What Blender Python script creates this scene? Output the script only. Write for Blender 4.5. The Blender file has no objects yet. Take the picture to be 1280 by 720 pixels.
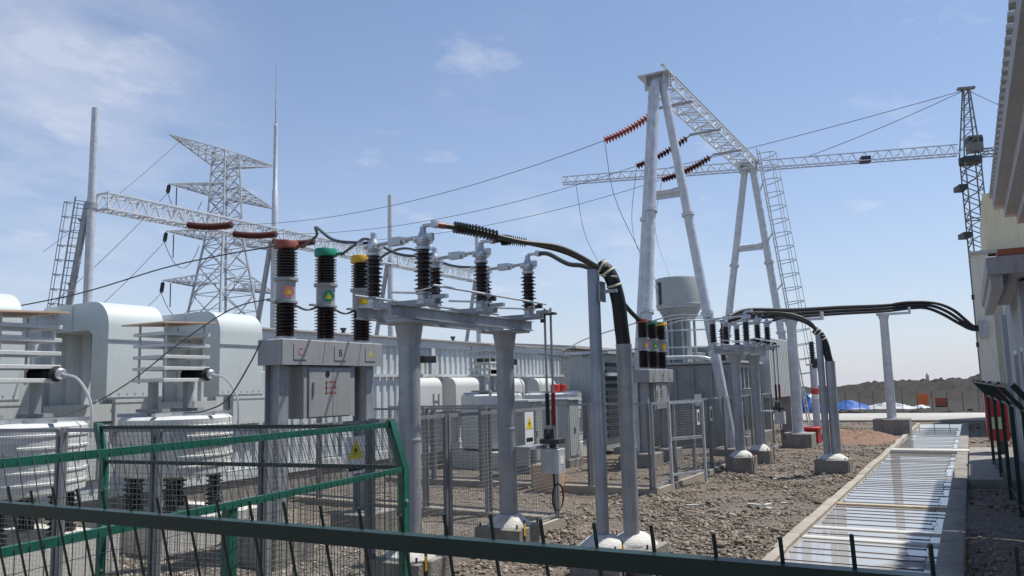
import bpy, math, random
import numpy as np
from mathutils import Vector, Matrix
R_ = math.radians
random.seed(7); RNG = np.random.default_rng(11)
scene = bpy.context.scene
COL = scene.collection

# ------------------------------------------------------------------ camera
CAM = Vector((0, 0, 2.1))
yaw, pitch, roll = R_(29.5), R_(7.13), R_(1.45)
fw = Vector((-math.sin(yaw)*math.cos(pitch), math.cos(yaw)*math.cos(pitch), math.sin(pitch)))
r0 = fw.cross(Vector((0, 0, 1))).normalized(); u0 = r0.cross(fw)
rt = r0*math.cos(roll) - u0*math.sin(roll); up = u0*math.cos(roll) + r0*math.sin(roll)
cam = bpy.data.cameras.new('camera'); camo = bpy.data.objects.new('camera', cam); COL.objects.link(camo)
camo.matrix_world = Matrix(((rt.x, up.x, -fw.x, CAM.x), (rt.y, up.y, -fw.y, CAM.y), (rt.z, up.z, -fw.z, CAM.z), (0, 0, 0, 1)))
cam.sensor_width = 36; cam.lens = 36*1000/1280; cam.clip_end = 4000; cam.clip_start = .05
scene.camera = camo

# ------------------------------------------------------------------ light
SUN = Vector((.29, .36, 1)).normalized()
el = math.asin(SUN.z); az = math.atan2(SUN.x, SUN.y)
sl = bpy.data.lights.new('sun', 'SUN'); sl.energy = 4.1; sl.angle = R_(1.0); sl.color = (1, .955, .88)
so = bpy.data.objects.new('sun', sl); COL.objects.link(so)
so.rotation_euler = SUN.to_track_quat('Z', 'Y').to_euler(); so.location = (0, 0, 40)
world = bpy.data.worlds.new('World'); scene.world = world; world.use_nodes = True
wt = world.node_tree; wt.nodes.clear()
def wn(t, **k):
    n = wt.nodes.new(t)
    for a, b in k.items(): setattr(n, a, b)
    return n
wl = wt.links.new
sky = wn('ShaderNodeTexSky', sky_type='NISHITA', sun_disc=False, sun_elevation=el, sun_rotation=az, altitude=100, air_density=1.0, dust_density=.35, ozone_density=3.5)
tc = wn('ShaderNodeTexCoord'); sep = wn('ShaderNodeSeparateXYZ'); wl(tc.outputs['Generated'], sep.inputs[0])
zc = wn('ShaderNodeMath', operation='MAXIMUM'); zc.inputs[1].default_value = .004; wl(sep.outputs[2], zc.inputs[0])
cs = wn('ShaderNodeCombineXYZ'); wl(sep.outputs[0], cs.inputs[0]); wl(sep.outputs[1], cs.inputs[1]); wl(zc.outputs[0], cs.inputs[2]); wl(cs.outputs[0], sky.inputs[0])
zz = wn('ShaderNodeMath', operation='MAXIMUM'); zz.inputs[1].default_value = 0.0; wl(sep.outputs[2], zz.inputs[0])
za = wn('ShaderNodeMath', operation='ADD'); za.inputs[1].default_value = .12; wl(zz.outputs[0], za.inputs[0])
dx = wn('ShaderNodeMath', operation='DIVIDE'); wl(sep.outputs[0], dx.inputs[0]); wl(za.outputs[0], dx.inputs[1])
dy = wn('ShaderNodeMath', operation='DIVIDE'); wl(sep.outputs[1], dy.inputs[0]); wl(za.outputs[0], dy.inputs[1])
cmb = wn('ShaderNodeCombineXYZ'); wl(dx.outputs[0], cmb.inputs[0]); wl(dy.outputs[0], cmb.inputs[1])
def noise(vec, scale, detail, rough, off, stretch=(1, 1, 1)):
    m = wn('ShaderNodeMapping'); m.inputs['Location'].default_value = off; m.inputs['Scale'].default_value = stretch; wl(vec, m.inputs[0])
    n = wn('ShaderNodeTexNoise'); n.inputs['Scale'].default_value = scale; n.inputs['Detail'].default_value = detail; n.inputs['Roughness'].default_value = rough
    wl(m.outputs[0], n.inputs['Vector']); return n.outputs[0]
n1 = noise(cmb.outputs[0], .95, 9, .62, (3.1, 1.7, 0), (1.2, .8, 1)); n2 = noise(cmb.outputs[0], .33, 3, .5, (8.3, 1.2, 0))
r1 = wn('ShaderNodeMapRange'); r1.inputs[1].default_value = .50; r1.inputs[2].default_value = .72; wl(n1, r1.inputs[0])
r2 = wn('ShaderNodeMapRange'); r2.inputs[1].default_value = .50; r2.inputs[2].default_value = .64; wl(n2, r2.inputs[0])
dp = wn('ShaderNodeVectorMath', operation='DOT_PRODUCT'); wl(tc.outputs['Generated'], dp.inputs[0]); dp.inputs[1].default_value = (-.862, .39, .33)
bank = wn('ShaderNodeMapRange'); bank.interpolation_type = 'SMOOTHSTEP'; bank.inputs[1].default_value = .945; bank.inputs[2].default_value = 1.0; wl(dp.outputs['Value'], bank.inputs[0])
n3 = noise(cmb.outputs[0], 2.4, 8, .6, (1.3, 4.9, 0), (1.0, .7, 1)); r3 = wn('ShaderNodeMapRange'); r3.inputs[1].default_value = .36; r3.inputs[2].default_value = .68; wl(n3, r3.inputs[0])
bk = wn('ShaderNodeMath', operation='MULTIPLY'); wl(bank.outputs[0], bk.inputs[0]); wl(r3.outputs[0], bk.inputs[1])
m0 = wn('ShaderNodeMath', operation='MULTIPLY'); wl(r1.outputs[0], m0.inputs[0]); wl(r2.outputs[0], m0.inputs[1])
n4 = noise(cmb.outputs[0], 3.1, 7, .55, (5.7, 9.3, 0), (1.0, .8, 1)); r4 = wn('ShaderNodeMapRange'); r4.inputs[1].default_value = .60; r4.inputs[2].default_value = .78; wl(n4, r4.inputs[0])
ma = wn('ShaderNodeMath', operation='ADD'); wl(m0.outputs[0], ma.inputs[0]); wl(bk.outputs[0], ma.inputs[1])
mm = wn('ShaderNodeMath', operation='ADD', use_clamp=True); wl(ma.outputs[0], mm.inputs[0]); wl(r4.outputs[0], mm.inputs[1])
ms = wn('ShaderNodeMath', operation='MULTIPLY'); ms.inputs[1].default_value = .50; wl(mm.outputs[0], ms.inputs[0])
mix = wn('ShaderNodeMix', data_type='RGBA'); wl(ms.outputs[0], mix.inputs['Factor']); wl(sky.outputs[0], mix.inputs[6])
mix.inputs[7].default_value = (6.3, 6.4, 7.0, 1)
# thin even haze veil over the whole sky
hz1 = wn('ShaderNodeMath', operation='SUBTRACT'); hz1.inputs[0].default_value = 1.0; wl(zz.outputs[0], hz1.inputs[1])
hz2 = wn('ShaderNodeMath', operation='POWER'); hz2.inputs[1].default_value = 5.0; wl(hz1.outputs[0], hz2.inputs[0])
hz3 = wn('ShaderNodeMath', operation='MULTIPLY_ADD'); hz3.inputs[1].default_value = .66; hz3.inputs[2].default_value = .09; wl(hz2.outputs[0], hz3.inputs[0])
veil = wn('ShaderNodeMix', data_type='RGBA'); wl(hz3.outputs[0], veil.inputs['Factor'])
wl(mix.outputs[2], veil.inputs[6]); veil.inputs[7].default_value = (4.2, 4.4, 5.5, 1)
bg = wn('ShaderNodeBackground'); bg.inputs[1].default_value = .108; wl(veil.outputs[2], bg.inputs[0])
wo = wn('ShaderNodeOutputWorld'); wl(bg.outputs[0], wo.inputs[0])
vs = scene.view_settings; vs.view_transform = 'Standard'; vs.look = 'None'; vs.exposure = .38; vs.gamma = 1; vs.use_curve_mapping = False
scene.render.engine = 'CYCLES'

# ------------------------------------------------------------------ materials
M = {}
def mat(name, col, rough=.6, metal=0, var=.12, scale=3., bump=0, bscale=40., dirt=None, dscale=1.2, damt=.5, ior=1.45, coat=0, island=0, streak=0):
    m = bpy.data.materials.new(name); m.use_nodes = True; t = m.node_tree; b = t.nodes['Principled BSDF']; L = t.links.new
    co = t.nodes.new('ShaderNodeTexCoord')
    n = t.nodes.new('ShaderNodeTexNoise'); n.inputs['Scale'].default_value = scale; n.inputs['Detail'].default_value = 6; n.inputs['Roughness'].default_value = .65
    L(co.outputs['Object'], n.inputs['Vector'])
    mr = t.nodes.new('ShaderNodeMapRange'); mr.inputs[1].default_value = .3; mr.inputs[2].default_value = .7; mr.inputs[3].default_value = 1-var; mr.inputs[4].default_value = 1+var
    L(n.outputs[0], mr.inputs[0])
    mx = t.nodes.new('ShaderNodeMix'); mx.data_type = 'RGBA'; mx.blend_type = 'MULTIPLY'; mx.inputs['Factor'].default_value = 1
    mx.inputs[6].default_value = (*col, 1); L(mr.outputs[0], mx.inputs[7]); out = mx.outputs[2]
    if island:
        g = t.nodes.new('ShaderNodeNewGeometry'); m2 = t.nodes.new('ShaderNodeMapRange'); m2.inputs[3].default_value = 1-island; m2.inputs[4].default_value = 1+island
        L(g.outputs['Random Per Island'], m2.inputs[0]); m3 = t.nodes.new('ShaderNodeMix'); m3.data_type = 'RGBA'; m3.blend_type = 'MULTIPLY'; m3.inputs['Factor'].default_value = 1
        L(out, m3.inputs[6]); L(m2.outputs[0], m3.inputs[7]); out = m3.outputs[2]
    if dirt:
        n2 = t.nodes.new('ShaderNodeTexNoise'); n2.inputs['Scale'].default_value = dscale; n2.inputs['Detail'].default_value = 8; n2.inputs['Roughness'].default_value = .7
        L(co.outputs['Object'], n2.inputs['Vector'])
        m4 = t.nodes.new('ShaderNodeMapRange'); m4.inputs[1].default_value = .48; m4.inputs[2].default_value = .72; m4.inputs[4].default_value = damt; L(n2.outputs[0], m4.inputs[0])
        m5 = t.nodes.new('ShaderNodeMix'); m5.data_type = 'RGBA'; L(m4.outputs[0], m5.inputs['Factor']); L(out, m5.inputs[6]); m5.inputs[7].default_value = (*dirt, 1); out = m5.outputs[2]
    if streak:
        mp = t.nodes.new('ShaderNodeMapping'); mp.inputs['Scale'].default_value = (9, 9, .55); L(co.outputs['Object'], mp.inputs[0])
        n5 = t.nodes.new('ShaderNodeTexNoise'); n5.inputs['Scale'].default_value = 1.6; n5.inputs['Detail'].default_value = 7; n5.inputs['Roughness'].default_value = .7; L(mp.outputs[0], n5.inputs['Vector'])
        m6 = t.nodes.new('ShaderNodeMapRange'); m6.inputs[1].default_value = .50; m6.inputs[2].default_value = .72; m6.inputs[4].default_value = streak; L(n5.outputs[0], m6.inputs[0])
        m7 = t.nodes.new('ShaderNodeMix'); m7.data_type = 'RGBA'; m7.blend_type = 'MULTIPLY'; L(m6.outputs[0], m7.inputs['Factor']); L(out, m7.inputs[6]); m7.inputs[7].default_value = (.50, .47, .42, 1); out = m7.outputs[2]
    L(out, b.inputs['Base Color'])
    b.inputs['Metallic'].default_value = metal; b.inputs['IOR'].default_value = ior; b.inputs['Coat Weight'].default_value = coat
    rr = t.nodes.new('ShaderNodeMapRange'); rr.inputs[3].default_value = max(.02, rough-.08); rr.inputs[4].default_value = min(1, rough+.08); L(n.outputs[0], rr.inputs[0]); L(rr.outputs[0], b.inputs['Roughness'])
    if bump:
        nb = t.nodes.new('ShaderNodeTexNoise'); nb.inputs['Scale'].default_value = bscale; nb.inputs['Detail'].default_value = 5; L(co.outputs['Object'], nb.inputs['Vector'])
        bp = t.nodes.new('ShaderNodeBump'); bp.inputs['Strength'].default_value = bump; bp.inputs['Distance'].default_value = .02; L(nb.outputs[0], bp.inputs['Height']); L(bp.outputs[0], b.inputs['Normal'])
    M[name] = m; return m
mat('galv', (.37, .395, .415), .45, .3, .22, 7, .08, 30, (.22, .23, .24), 3.5, .6, streak=0.55)
mat('galv_light', (.56, .59, .62), .45, .2, .18, 5, .05, 30, (.36, .38, .40), 2.1, .55, streak=0.45)
mat('pylon_steel', (.44, .47, .50), .55, .1, .15, 1.)
mat('lattice', (.62, .66, .70), .5, .1, .12, 1.)
mat('crane', (.23, .23, .21), .6, .1, .2, 1.)
mat('porc', (.030, .018, .016), .16, 0, .25, 9, coat=.4)
mat('black_rubber', (.016, .017, .018), .5, 0, .25, 6, .1, 60)
mat('porc_grey', (.30, .31, .32), .25, 0, .1, 5)
mat('alu', (.50, .52, .54), .38, .6, .12, 12, .06, 50)
mat('red_cap', (.26, .07, .045), .45, 0, .15, 6)
mat('green_cap', (.02, .24, .15), .4, 0, .15, 6)
mat('yellow_cap', (.68, .38, .02), .4, 0, .15, 6)
mat('string_brown', (.075, .018, .014), .25, 0, .25, 5)
mat('string_orange', (.42, .07, .03), .3, 0, .25, 5)
mat('string_far', (.095, .030, .024), .35, 0, .2, 5)
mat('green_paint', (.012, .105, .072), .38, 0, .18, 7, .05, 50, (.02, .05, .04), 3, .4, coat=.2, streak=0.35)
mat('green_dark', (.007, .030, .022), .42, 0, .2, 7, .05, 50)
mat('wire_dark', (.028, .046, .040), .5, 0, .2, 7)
mat('mesh_grey', (.17, .18, .185), .5, .2, .15, 7)
mat('frame_grey', (.30, .315, .33), .5, .3, .15, 6, 0, 30, (.17, .17, .17), 3, .5, streak=0.5)
mat('cabinet', (.33, .34, .34), .42, 0, .06, 2.5, .02, 60, (.25, .25, .24), 1.7, .35, streak=0.35)
mat('panel_white', (.54, .575, .57), .45, 0, .05, 1.2, .02, 50, (.50, .52, .50), .9, .45, streak=0.3)
mat('hood_paint', (.56, .61, .59), .35, 0, .04, 1.0, .015, 40, (.45, .48, .45), .8, .4, streak=0.14)
mat('contain', (.60, .635, .645), .5, 0, .07, 1.3, .03, 40, (.38, .39, .38), 1.0, .5, streak=0.35)
mat('white_epoxy', (.62, .635, .62), .4, 0, .06, 4, .02, 60, (.5, .5, .47), 2, .4, streak=0.3)
mat('tan_panel', (.62, .44, .31), .55, 0, .1, 5)
mat('dark_metal', (.05, .055, .06), .5, .2, .2, 6)
mat('tank', (.29, .31, .315), .45, 0, .1, 2, .02, 50, (.10, .11, .11), 1.3, .5, streak=0.5)
mat('tank_light', (.40, .43, .42), .42, 0, .07, 1.5, .02, 50, (.30, .31, .29), 1.1, .5, streak=0.5)
mat('concrete', (.27, .255, .23), .88, 0, .22, 5, .5, 40, (.16, .145, .125), 2.2, .7, streak=0.5)
mat('concrete_light', (.56, .545, .505), .85, 0, .10, 1.2, .25, 40, (.46, .44, .39), .7, .6)
mat('concrete_dark', (.085, .08, .075), .9, 0, .2, 3, .35, 45, (.15, .14, .12), 1.8, .5)
mat('cap_white', (.62, .61, .57), .85, 0, .12, 6, .5, 40, (.38, .35, .31), 5, .8)
mat('curb', (.37, .335, .285), .9, 0, .2, 4, .4, 35, (.25, .21, .17), 2, .6)
mat('road_concrete', (.40, .39, .365), .9, 0, .15, .5, .3, 8, (.30, .28, .25), .25, .7)
mat('wood', (.55, .44, .30), .75, 0, .2, 6, .2, 60, (.30, .24, .17), 2.5, .6)
mat('rust', (.105, .062, .045), .8, .2, .3, 12)
mat('rock', (.215, .180, .142), .92, 0, .35, 14, .3, 60, island=.65)
mat('rock_pale', (.36, .33, .285), .9, 0, .2, 14, .3, 60, island=.3)
mat('earth_red', (.215, .135, .095), .95, 0, .3, 5, .5, 40, (.20, .13, .09), 2, .7)
mat('mound', (.024, .0195, .015), .95, 0, .35, .9, .8, 5, (.032, .026, .019), .3, .6)
mat('tarp_blue', (.012, .08, .30), .4, 0, .2, 1.2, .3, 4)
mat('tarp_white', (.45, .46, .48), .5, 0, .1, 1.2, .3, 4)
mat('orange', (.65, .16, .05), .6, 0, .15, 2)
mat('red_paint', (.42, .022, .03), .45, 0, .15, 6, .05, 40, (.25, .03, .03), 3, .4)
mat('dark_red', (.20, .012, .018), .5, 0, .2, 5)
mat('wall_grey', (.38, .40, .44), .8, 0, .05, 1, .1, 60, (.30, .31, .33), .5, .5, streak=0.45)
mat('fascia', (.42, .42, .42), .75, 0, .08, 2, .1, 60, (.30, .30, .30), .8, .6, streak=0.6)
mat('cream', (.66, .60, .42), .8, 0, .05, .8, .08, 50, (.52, .47, .33), .4, .5, streak=0.4)
mat('cream_pale', (.66, .64, .55), .8, 0, .05, .8, .08, 50, (.52, .50, .43), .4, .5, streak=0.5)
mat('tile_red', (.36, .12, .07), .8, 0, .25, 5)
mat('sign_white', (.78, .78, .76), .5, 0, .04, 4)
mat('sign_yellow', (.78, .62, .02), .45, 0, .05, 4)
mat('sign_black', (.015, .015, .015), .5, 0, .1, 4)
mat('sign_red', (.62, .05, .04), .5, 0, .1, 4)
mat('faded_red', (.42, .14, .12), .6, 0, .2, 12)
mat('sign_green', (.03, .28, .17), .5, 0, .1, 4)
mat('sticker_pink', (.72, .25, .25), .5, 0, .1, 4)
mat('cable_grey', (.10, .11, .115), .5, .2, .15, 5)
mat('cable_pale', (.52, .54, .54), .45, .2, .1, 5)
mat('shrink_olive', (.055, .055, .042), .45, 0, .2, 6)
mat('tape', (.60, .60, .42), .6, 0, .2, 8)
mat('roof_far', (.46, .45, .42), .8, 0, .1, 1)
def ground_mat():
    m = bpy.data.materials.new('rubble_ground'); m.use_nodes = True; t = m.node_tree; L = t.links.new; b = t.nodes['Principled BSDF']
    co = t.nodes.new('ShaderNodeTexCoord')
    def N(s, d=6, r=.65):
        n = t.nodes.new('ShaderNodeTexNoise'); n.inputs['Scale'].default_value = s; n.inputs['Detail'].default_value = d; n.inputs['Roughness'].default_value = r; L(co.outputs['Object'], n.inputs['Vector']); return n.outputs[0]
    v = t.nodes.new('ShaderNodeTexVoronoi'); v.inputs['Scale'].default_value = 24; L(co.outputs['Object'], v.inputs['Vector'])
    cr = t.nodes.new('ShaderNodeValToRGB'); e = cr.color_ramp; e.elements[0].position = .32; e.elements[0].color = (.12, .104, .086, 1); e.elements[1].position = .72; e.elements[1].color = (.28, .24, .192, 1)
    L(N(2.2, 9, .72), cr.inputs[0])
    c2 = t.nodes.new('ShaderNodeValToRGB'); c2.color_ramp.elements[0].position = .42; c2.color_ramp.elements[1].position = .68; L(N(.16, 5), c2.inputs[0])
    mx = t.nodes.new('ShaderNodeMix'); mx.data_type = 'RGBA'; L(c2.outputs[0], mx.inputs['Factor']); L(cr.outputs[0], mx.inputs[6]); mx.inputs[7].default_value = (.19, .135, .092, 1)
    m2 = t.nodes.new('ShaderNodeMix'); m2.data_type = 'RGBA'; m2.blend_type = 'OVERLAY'; m2.inputs['Factor'].default_value = .45; L(mx.outputs[2], m2.inputs[6]); L(v.outputs['Distance'], m2.inputs[7])
    h = t.nodes.new('ShaderNodeHueSaturation'); h.inputs['Saturation'].default_value = .9; L(m2.outputs[2], h.inputs['Color']); L(h.outputs[0], b.inputs['Base Color'])
    b.inputs['Roughness'].default_value = .95
    bp = t.nodes.new('ShaderNodeBump'); bp.inputs['Strength'].default_value = .9; bp.inputs['Distance'].default_value = .06
    ad = t.nodes.new('ShaderNodeMath'); ad.operation = 'ADD'; L(v.outputs['Distance'], ad.inputs[0]); L(N(14, 6), ad.inputs[1]); L(ad.outputs[0], bp.inputs['Height']); L(bp.outputs[0], b.inputs['Normal'])
    M['ground'] = m
ground_mat()
def water_mat():
    m = bpy.data.materials.new('still_water'); m.use_nodes = True; t = m.node_tree; L = t.links.new; b = t.nodes['Principled BSDF']
    co = t.nodes.new('ShaderNodeTexCoord'); n = t.nodes.new('ShaderNodeTexNoise'); n.inputs['Scale'].default_value = 2.0; n.inputs['Detail'].default_value = 5; L(co.outputs['Object'], n.inputs['Vector'])
    cr = t.nodes.new('ShaderNodeValToRGB'); cr.color_ramp.elements[0].color = (.33, .33, .325, 1); cr.color_ramp.elements[1].color = (.45, .445, .435, 1); L(n.outputs[0], cr.inputs[0]); L(cr.outputs[0], b.inputs['Base Color'])
    b.inputs['Roughness'].default_value = .025; b.inputs['IOR'].default_value = 1.6
    n2 = t.nodes.new('ShaderNodeTexNoise'); n2.inputs['Scale'].default_value = 7; L(co.outputs['Object'], n2.inputs['Vector'])
    bp = t.nodes.new('ShaderNodeBump'); bp.inputs['Strength'].default_value = .02; bp.inputs['Distance'].default_value = .02; L(n2.outputs[0], bp.inputs['Height']); L(bp.outputs[0], b.inputs['Normal'])
    M['water'] = m
water_mat()

# ------------------------------------------------------------------ mesh helpers
BASE = {}
class MB:
    def __init__(s): s.v = []; s.f = []
    def add(s, vs, fs):
        o = len(s.v); s.v += [tuple(p) for p in vs]; s.f += [tuple(i+o for i in f) for f in fs]; return s
    def box(s, c, d, rz=0):
        x, y, z = d[0]/2, d[1]/2, d[2]/2; cs, sn = math.cos(rz), math.sin(rz); vs = []
        for a in (-1, 1):
            for b in (-1, 1):
                for e in (-1, 1):
                    X, Y = a*x, b*y; vs.append((c[0]+X*cs-Y*sn, c[1]+X*sn+Y*cs, c[2]+e*z))
        return s.add(vs, [(0, 1, 3, 2), (4, 6, 7, 5), (0, 4, 5, 1), (2, 3, 7, 6), (0, 2, 6, 4), (1, 5, 7, 3)])
    def bx(s, x0, x1, y0, y1, z0, z1): return s.box(((x0+x1)/2, (y0+y1)/2, (z0+z1)/2), (x1-x0, y1-y0, z1-z0))
    def cbox(s, x0, x1, y0, y1, z0, z1, c=.01):
        # box with chamfered vertical and top edges
        pl = [(x0+c, y0), (x1-c, y0), (x1, y0+c), (x1, y1-c), (x1-c, y1), (x0+c, y1), (x0, y1-c), (x0, y0+c)]
        pt = [(x0+2*c, y0+c), (x1-2*c, y0+c), (x1-c, y0+2*c), (x1-c, y1-2*c), (x1-2*c, y1-c), (x0+2*c, y1-c), (x0+c, y1-2*c), (x0+c, y0+2*c)]
        vs = [(x, y, z0) for x, y in pl]+[(x, y, z1-c) for x, y in pl]+[(x, y, z1) for x, y in pt]
        fs = [tuple(range(7, -1, -1)), tuple(range(16, 24))]
        for r in (0, 8):
            for i in range(8): j = (i+1) % 8; fs.append((r+i, r+j, r+8+j, r+8+i))
        return s.add(vs, fs)
    def ring(s, a, b, n): 
        return [(i, (i+1) % n) for i in range(n)]
    def tube(s, p0, p1, r0, r1=None, n=8, cap=True):
        return s.path([p0, p1], [r0, r0 if r1 is None else r1], n, cap)
    def path(s, pts, r, n=8, cap=True):
        pts = [Vector(p) for p in pts]; k = len(pts)
        if not isinstance(r, (list, tuple)): r = [r]*k
        ts = [(pts[min(i+1, k-1)]-pts[max(i-1, 0)]).normalized() for i in range(k)]
        a = Vector((0, 0, 1)) if abs(ts[0].z) < .9 else Vector((1, 0, 0))
        u = ts[0].cross(a).normalized(); vs = []; fs = []
        ph = math.pi/n if n == 4 else 0
        for i in range(k):
            u = (u - ts[i]*u.dot(ts[i])).normalized(); w = ts[i].cross(u)
            for j in range(n):
                t = 2*math.pi*j/n+ph; vs.append(pts[i]+(u*math.cos(t)+w*math.sin(t))*r[i])
        for i in range(k-1):
            for j in range(n):
                q = (j+1) % n; fs.append((i*n+j, i*n+q, (i+1)*n+q, (i+1)*n+j))
        if cap: fs.append(tuple(range(n-1, -1, -1))); fs.append(tuple(range((k-1)*n, k*n)))
        return s.add(vs, fs)
    def lathe(s, prof, org, axis=(0, 0, 1), n=14, cap=True):
        ax = Vector(axis).normalized(); a = Vector((1, 0, 0)) if abs(ax.x) < .9 else Vector((0, 1, 0))
        u = ax.cross(a).normalized(); w = ax.cross(u); org = Vector(org); vs = []; fs = []
        for r, h in prof:
            for j in range(n):
                t = 2*math.pi*j/n; vs.append(org+ax*h+(u*math.cos(t)+w*math.sin(t))*r)
        for i in range(len(prof)-1):
            for j in range(n):
                q = (j+1) % n; fs.append((i*n+j, i*n+q, (i+1)*n+q, (i+1)*n+j))
        if cap: fs.append(tuple(range(n-1, -1, -1))); fs.append(tuple(range((len(prof)-1)*n, len(prof)*n)))
        return s.add(vs, fs)
    def prism(s, poly, axis, a, b):
        # poly: 2-D outline; axis 'y': (x,z) extruded a..b in y ; 'x': (y,z) ; 'z': (x,y)
        f = {'y': lambda p, t: (p[0], t, p[1]), 'x': lambda p, t: (t, p[0], p[1]), 'z': lambda p, t: (p[0], p[1], t)}[axis]
        n = len(poly); vs = [f(p, a) for p in poly]+[f(p, b) for p in poly]
        fs = [tuple(range(n-1, -1, -1)), tuple(range(n, 2*n))]+[(i, (i+1) % n, n+(i+1) % n, n+i) for i in range(n)]
        return s.add(vs, fs)
def sheds(h, core, shed, n, alt=.82):
    p = [(core*1.15, 0), (core, .02)]
    st = (h-.04)/n
    for i in range(n):
        z = .02+i*st; r = shed if i % 2 == 0 else shed*alt
        p += [(core, z+.12*st), (r, z+.30*st), (r, z+.42*st), (core*1.05, z+.72*st)]
    return p+[(core, h-.02), (core*1.1, h)]
def mesh_of(mb, name, smooth=True, ang=38):
    me = bpy.data.meshes.new(name); me.from_pydata(mb.v, [], mb.f); me.update()
    if smooth:
        me.polygons.foreach_set('use_smooth', [True]*len(me.polygons)); me.set_sharp_from_angle(angle=R_(ang))
    return me
def part(name, mb, m, parent, label=None, smooth=True, kind=None):
    b = BASE.get(parent.name, Vector((0, 0, 0)))
    mb.v = [(x-b[0], y-b[1], z-b[2]) for x, y, z in mb.v]
    me = mesh_of(mb, name, smooth); me.materials.append(M[m] if isinstance(m, str) else m)
    o = bpy.data.objects.new(name, me); COL.objects.link(o); o.parent = parent; BASE[o.name] = b
    if label: o['label'] = label
    if kind: o['kind'] = kind
    return o
def tag(o, label, cat, group=None):
    o['label'] = label; o['category'] = cat
    if group: o['group'] = group
    return o
def thing(name, label, cat, loc, group=None):
    o = bpy.data.objects.new(name, None); COL.objects.link(o); o.location = loc; o.empty_display_size = .2
    BASE[o.name] = Vector(loc); return tag(o, label, cat, group)
def single(name, mb, m, label, cat, group=None, base=None, smooth=True):
    b = Vector(base) if base is not None else Vector((0, 0, 0))
    mb.v = [(x-b[0], y-b[1], z-b[2]) for x, y, z in mb.v]
    me = mesh_of(mb, name, smooth); me.materials.append(M[m])
    o = bpy.data.objects.new(name, me); COL.objects.link(o); o.location = b; BASE[o.name] = b; return tag(o, label, cat, group)
def struct(name, mb, m, smooth=True, kind='structure', base=(0, 0, 0)):
    b = Vector(base); mb.v = [(x-b[0], y-b[1], z-b[2]) for x, y, z in mb.v]
    me = mesh_of(mb, name, smooth); me.materials.append(M[m]); o = bpy.data.objects.new(name, me); COL.objects.link(o); o.location = b; BASE[o.name] = b; o['kind'] = kind; return o
def copy_tree(o, parent=None):
    c = o.copy(); COL.objects.link(c); c.parent = parent
    for ch in list(o.children): copy_tree(ch, c)
    return c
def text_part(txt, size, m, parent, loc, rot):
    cu = bpy.data.curves.new('lettering', 'FONT'); cu.body = txt; cu.size = size; cu.align_x = 'CENTER'; cu.align_y = 'CENTER'; cu.extrude = .001
    tmp = bpy.data.objects.new('tmp', cu); me = bpy.data.meshes.new_from_object(tmp); bpy.data.objects.remove(tmp)
    o = bpy.data.objects.new('lettering', me); me.materials.clear(); me.materials.append(M[m]); COL.objects.link(o); o.parent = parent
    o.location = Vector(loc)-BASE[parent.name]; o.rotation_euler = rot; return o
def lerp(a, b, t): return Vector(a)*(1-t)+Vector(b)*t
def sag(a, b, d, n=16): return [lerp(a, b, i/n)-Vector((0, 0, 4*d*(i/n)*(1-i/n))) for i in range(n+1)]
def bez(pts, n=8):
    # Catmull-Rom through points
    P = [Vector(p) for p in pts]; P = [P[0]*2-P[1]]+P+[P[-1]*2-P[-2]]; out = []
    for i in range(1, len(P)-2):
        for k in range(n):
            t = k/n; a, b, c, d = P[i-1], P[i], P[i+1], P[i+2]
            out.append(.5*((2*b)+(c-a)*t+(2*a-5*b+4*c-d)*t*t+(-a+3*b-3*c+d)*t**3))
    return out+[P[-2]]
def truss(mb, a, b, w, h, n, t, side, upv=(0, 0, 1), taper=1.0):
    # box lattice girder from a to b; 'side' = horizontal across vector
    a, b, sd, uv = Vector(a), Vector(b), Vector(side).normalized(), Vector(upv).normalized()
    def c(i, sx, sy):
        k = 1+(taper-1)*i/n; return lerp(a, b, i/n)+sd*(sx*w/2*k)+uv*(sy*h/2*k)
    for sx in (-1, 1):
        for sy in (-1, 1): mb.tube(c(0, sx, sy), c(n, sx, sy), t, n=4)
    for i in range(n):
        for sx in (-1, 1):
            mb.tube(c(i, sx, -1), c(i+.5, sx, 1), t*.62, n=4, cap=False); mb.tube(c(i+.5, sx, 1), c(i+1, sx, -1), t*.62, n=4, cap=False)
        for sy in (-1, 1):
            mb.tube(c(i, -1, sy), c(i+.5, 1, sy), t*.62, n=4, cap=False); mb.tube(c(i+.5, 1, sy), c(i+1, -1, sy), t*.62, n=4, cap=False)
    for i in range(0, n+1, max(1, n//4)):
        for sx in (-1, 1): mb.tube(c(i, sx, -1), c(i, sx, 1), t*.8, n=4)
        for sy in (-1, 1): mb.tube(c(i, -1, sy), c(i, 1, sy), t*.8, n=4)
    return mb

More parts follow.
